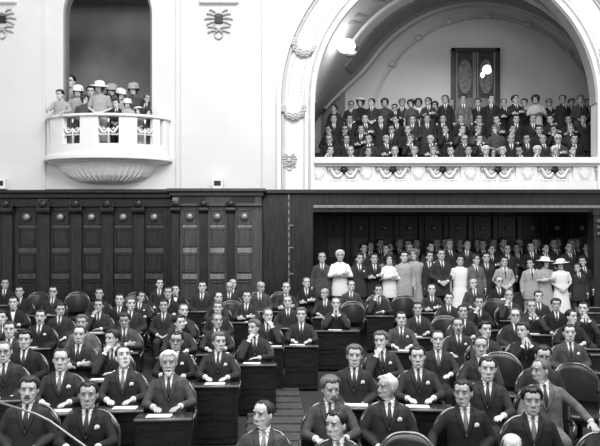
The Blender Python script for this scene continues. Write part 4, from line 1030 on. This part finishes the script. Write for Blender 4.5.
for row, lst in GAL.items():
    lst = sorted(lst); lastx = -99; l2 = -99
    if row < 3: lst = [q for k_, q in enumerate(lst) if not (q[3] == 'hblack' and k_ % 3 == 1)]
    for j, (px, py, hair, hc, suit) in enumerate(lst):
        D = TD[row]+([0,.45][j % 2] if row == 3 else 0); z = TIERS[row if row < 4 else 2][2]; x = X(px, D)
        if x < lastx+.40:
            if row != 3: x = lastx+.46
        if row == 3: x = max(x, l2+.50) if j > 1 else x
        u_ = (D-W-.3)/(YB-W-.3); x = max(min(x, AX+AR-.36+max(0,u_)*2.0), AX-AR+.42+max(0,u_)*(.35 if row >= 3 else .1))
        l2 = lastx; lastx = x
        st = row >= 3; base = 1.615 if st else 1.235
        sc = max(.84, min(1.0, (Z(py, D)-z)/base)); wom = hair == 'woman'
        ex = {}
        if wom: ex['dress'] = 'dress'
        if (px, py) == (361,103): ex['hat'] = 'beret'; ex['hatc'] = 'swhite'
        pose = random.choice(['stand','front','cross']) if st else random.choice(['lap','fold','lap','chin'])
        if random.random() < .15 and not wom: ex['glasses'] = True
        who = 'woman' if wom else ('bald man' if hair == 'bald' else CN[hc]+'-haired man'); col = {'sblack':'black','sdark':'dark','smid':'grey','sgrey':'light grey','slight':'pale','swhite':'white','skirtg':'pale'}[suit]
        person((x, D, z), random.uniform(-.25,.15), sc, pose, False, hair, hc, suit, random.choice(['skinB','skinDim','skinDim']), random.choice([-40,-20,-20,0,0,20]), random.choice([0,0,12]), tie='tieb', label='%s in %s, %s from left in the %s' % (who, col, ORD[j], TN[row].replace(' of the gallery', ', gallery').replace('seated ','').replace('standing ','')), group=TN[row], **ex)  # darker skin tones paint in the gallery's dimness
for row in range(3):
    t = bpy.data.objects.new('bench', None); COL.objects.link(t); a, b, z = TIERS[row]; t.location = (AX+[.15,.35,.6][row], TD[row], z); x1 = AR-.42
    t['label'] = 'long dark bench under the gallery\'s %s seated row' % ['front','second','third'][row]; t['category'] = 'bench'; t['group'] = 'gallery benches'
    mb = MB(); mb.box(-x1, x1, -.18, .17, .40, .44); build('seat', mb, 'wood', t, bevel=.01)
    for s in (-1, -.33, .33, 1): mb = MB(); mb.box(s*x1*.95-.03, s*x1*.95+.03, -.05, .15, 0, .40); build('leg', mb, 'wood', t)
# ================================================================== balcony
BAL = [ # px, py, hair, hc, suit, kind extras, D, label
 (61,95,'full','hblack','slight',D_(dress='blouse'),17.62,'man in pale jacket leaning at the balcony\'s left end'),
 (71,82,'full','hblack','slight',D_(dress='blouse'),18.5,'man in white shirt standing tall at the niche\'s left side'),
 (78,92,'woman','hdark','slight',D_(hat='cloche',dress='dress'),18.1,'woman in small white hat, second figure along the balcony'),
 (84,100,'woman','hdark','smid',D_(dress='dress'),17.65,'dark-haired woman leaning between white hats on the balcony'),
 (91,92,'full','hblack','sdark',{},18.5,'dim man behind the wide-hatted woman'),
 (100,88,'woman','hdark','slight',D_(hat='sun',dress='dress'),17.7,'woman in wide white sun hat, centre of the balcony'),
 (107,99,'full','hblack','sdark',{},18.15,'dark-clad person right behind the wide-hatted woman'),
 (112,91,'woman','hdark','smid',D_(hat='cloche',hatc='slight',dress='dress'),18.6,'woman with white hat standing right of the wide hat'),
 (117,104,'slick','hblack','sblack',{},17.62,'dark-suited man leaning over the balcony centre'),
 (120,95,'woman','hdark','slight',D_(hat='cloche',dress='dress'),18.2,'woman in pale dress and hat behind the leaning man'),
 (127,104,'woman','hdark','slight',D_(hat='cloche',dress='dress'),17.7,'woman in white cap right of the leaning man'),
 (134,90,'woman','hdark','smid',D_(hat='cloche',hatc='slight',dress='dress'),18.45,'taller woman with white hat at the balcony\'s right'),
 (139,111,'woman','hdark','slight',D_(hat='beret',dress='dress'),17.75,'small pale-hatted person low at the rail, right half'),
 (147,99,'full','hgrey','smid',{},18.3,'man standing before the niche\'s right edge'),
 (148,113,'woman','hblack','smid',D_(dress='dress'),17.8,'dark-haired child-sized figure second from the right end'),
 (156,114,'full','hblack','sdark',{},17.85,'dark-haired figure at the balcony\'s right end'),
]
for px, py, hair, hc, suit, ex, D, lab in BAL:
    h = Z(py, D)-FB; x = X(px, D); x = max(x, X(60, 17.6)-.05)
    px = min(px, 149.5)
    D = max(D, W-.30) if 65 < px < 150 else (W-.32 if px < 65 else W+.12); h = Z(py, D)-FB; x = X(px, D)
    if 1: person((x, D, FB), random.uniform(-.2,.2), h/1.615, 'rail' if px == 61 else 'front', False, hair, hc, suit, 'skinA', random.choice([-20,0,20,40]), 12, label=lab, group='spectators on the balcony', **ex)
# brass cable barrier crossing the bottom left corner
mb = MB(); D = 4.6
pts = [at(-8, 400, D), at(36, 414, D-.02), at(50, 421, D-.03), at(86, 447, D-.1), at(120, 475, D-.15)]
pts2 = [at(-8, 400, D), at(36, 414, D-.02), at(86, 447, D-.1), at(120, 475, D-.15)]
mb.tube(pts, .008, n=8); 
t = bpy.data.objects.new('cable_barrier', None); COL.objects.link(t); t['label'] = 'thin pale cable slanting across the bottom left corner'; t['category'] = 'cable'; t.location = (0,0,0)
build('cable', mb, 'brass', t, smooth=True)
q = pts[-1]; mb = MB(); mb.tube([(q.x, q.y, fl(q.y)-.02), (q.x, q.y, q.z+.05)], .02, n=10); build('post', mb, 'brass', t, smooth=True)
q = pts[0]; mb = MB(); mb.tube([(q.x, q.y, fl(q.y)-.02), (q.x, q.y, q.z+.05)], .02, n=10); build('post', mb, 'brass', t, smooth=True)
# ================================================================== light
w = bpy.data.worlds.new('world'); S.world = w; w.use_nodes = True
w.node_tree.nodes['Background'].inputs[0].default_value = (.93,.93,.93,1); w.node_tree.nodes['Background'].inputs[1].default_value = .36
def area(name, loc, tgt, sx, sy, e):
    l = bpy.data.lights.new(name, 'AREA'); l.shape = 'RECTANGLE'; l.size = sx; l.size_y = sy; l.energy = e
    o = bpy.data.objects.new(name, l); COL.objects.link(o); o.location = loc
    o.rotation_euler = (Vector(tgt)-Vector(loc)).to_track_quat('-Z', 'Y').to_euler()
area('skylight', (1.0, 8.5, 14.5), (.8, 9.5, 0), 11, 9, 2200)
area('fill_light_high', (4.0, -1.0, 18), (3.0, 18, 4), 9, 6, 1900)  # added fill from high behind the camera, no window modelled
area('fill_light_front', (-3.0, -5.0, 10.5), (2.0, 14, 2), 7, 4, 900)  # added front fill to brighten faces and shirts
vs = S.view_settings; vs.view_transform = 'Standard'; vs.look = 'None'; vs.gamma = 1; vs.use_curve_mapping = False; vs.exposure = 0.0
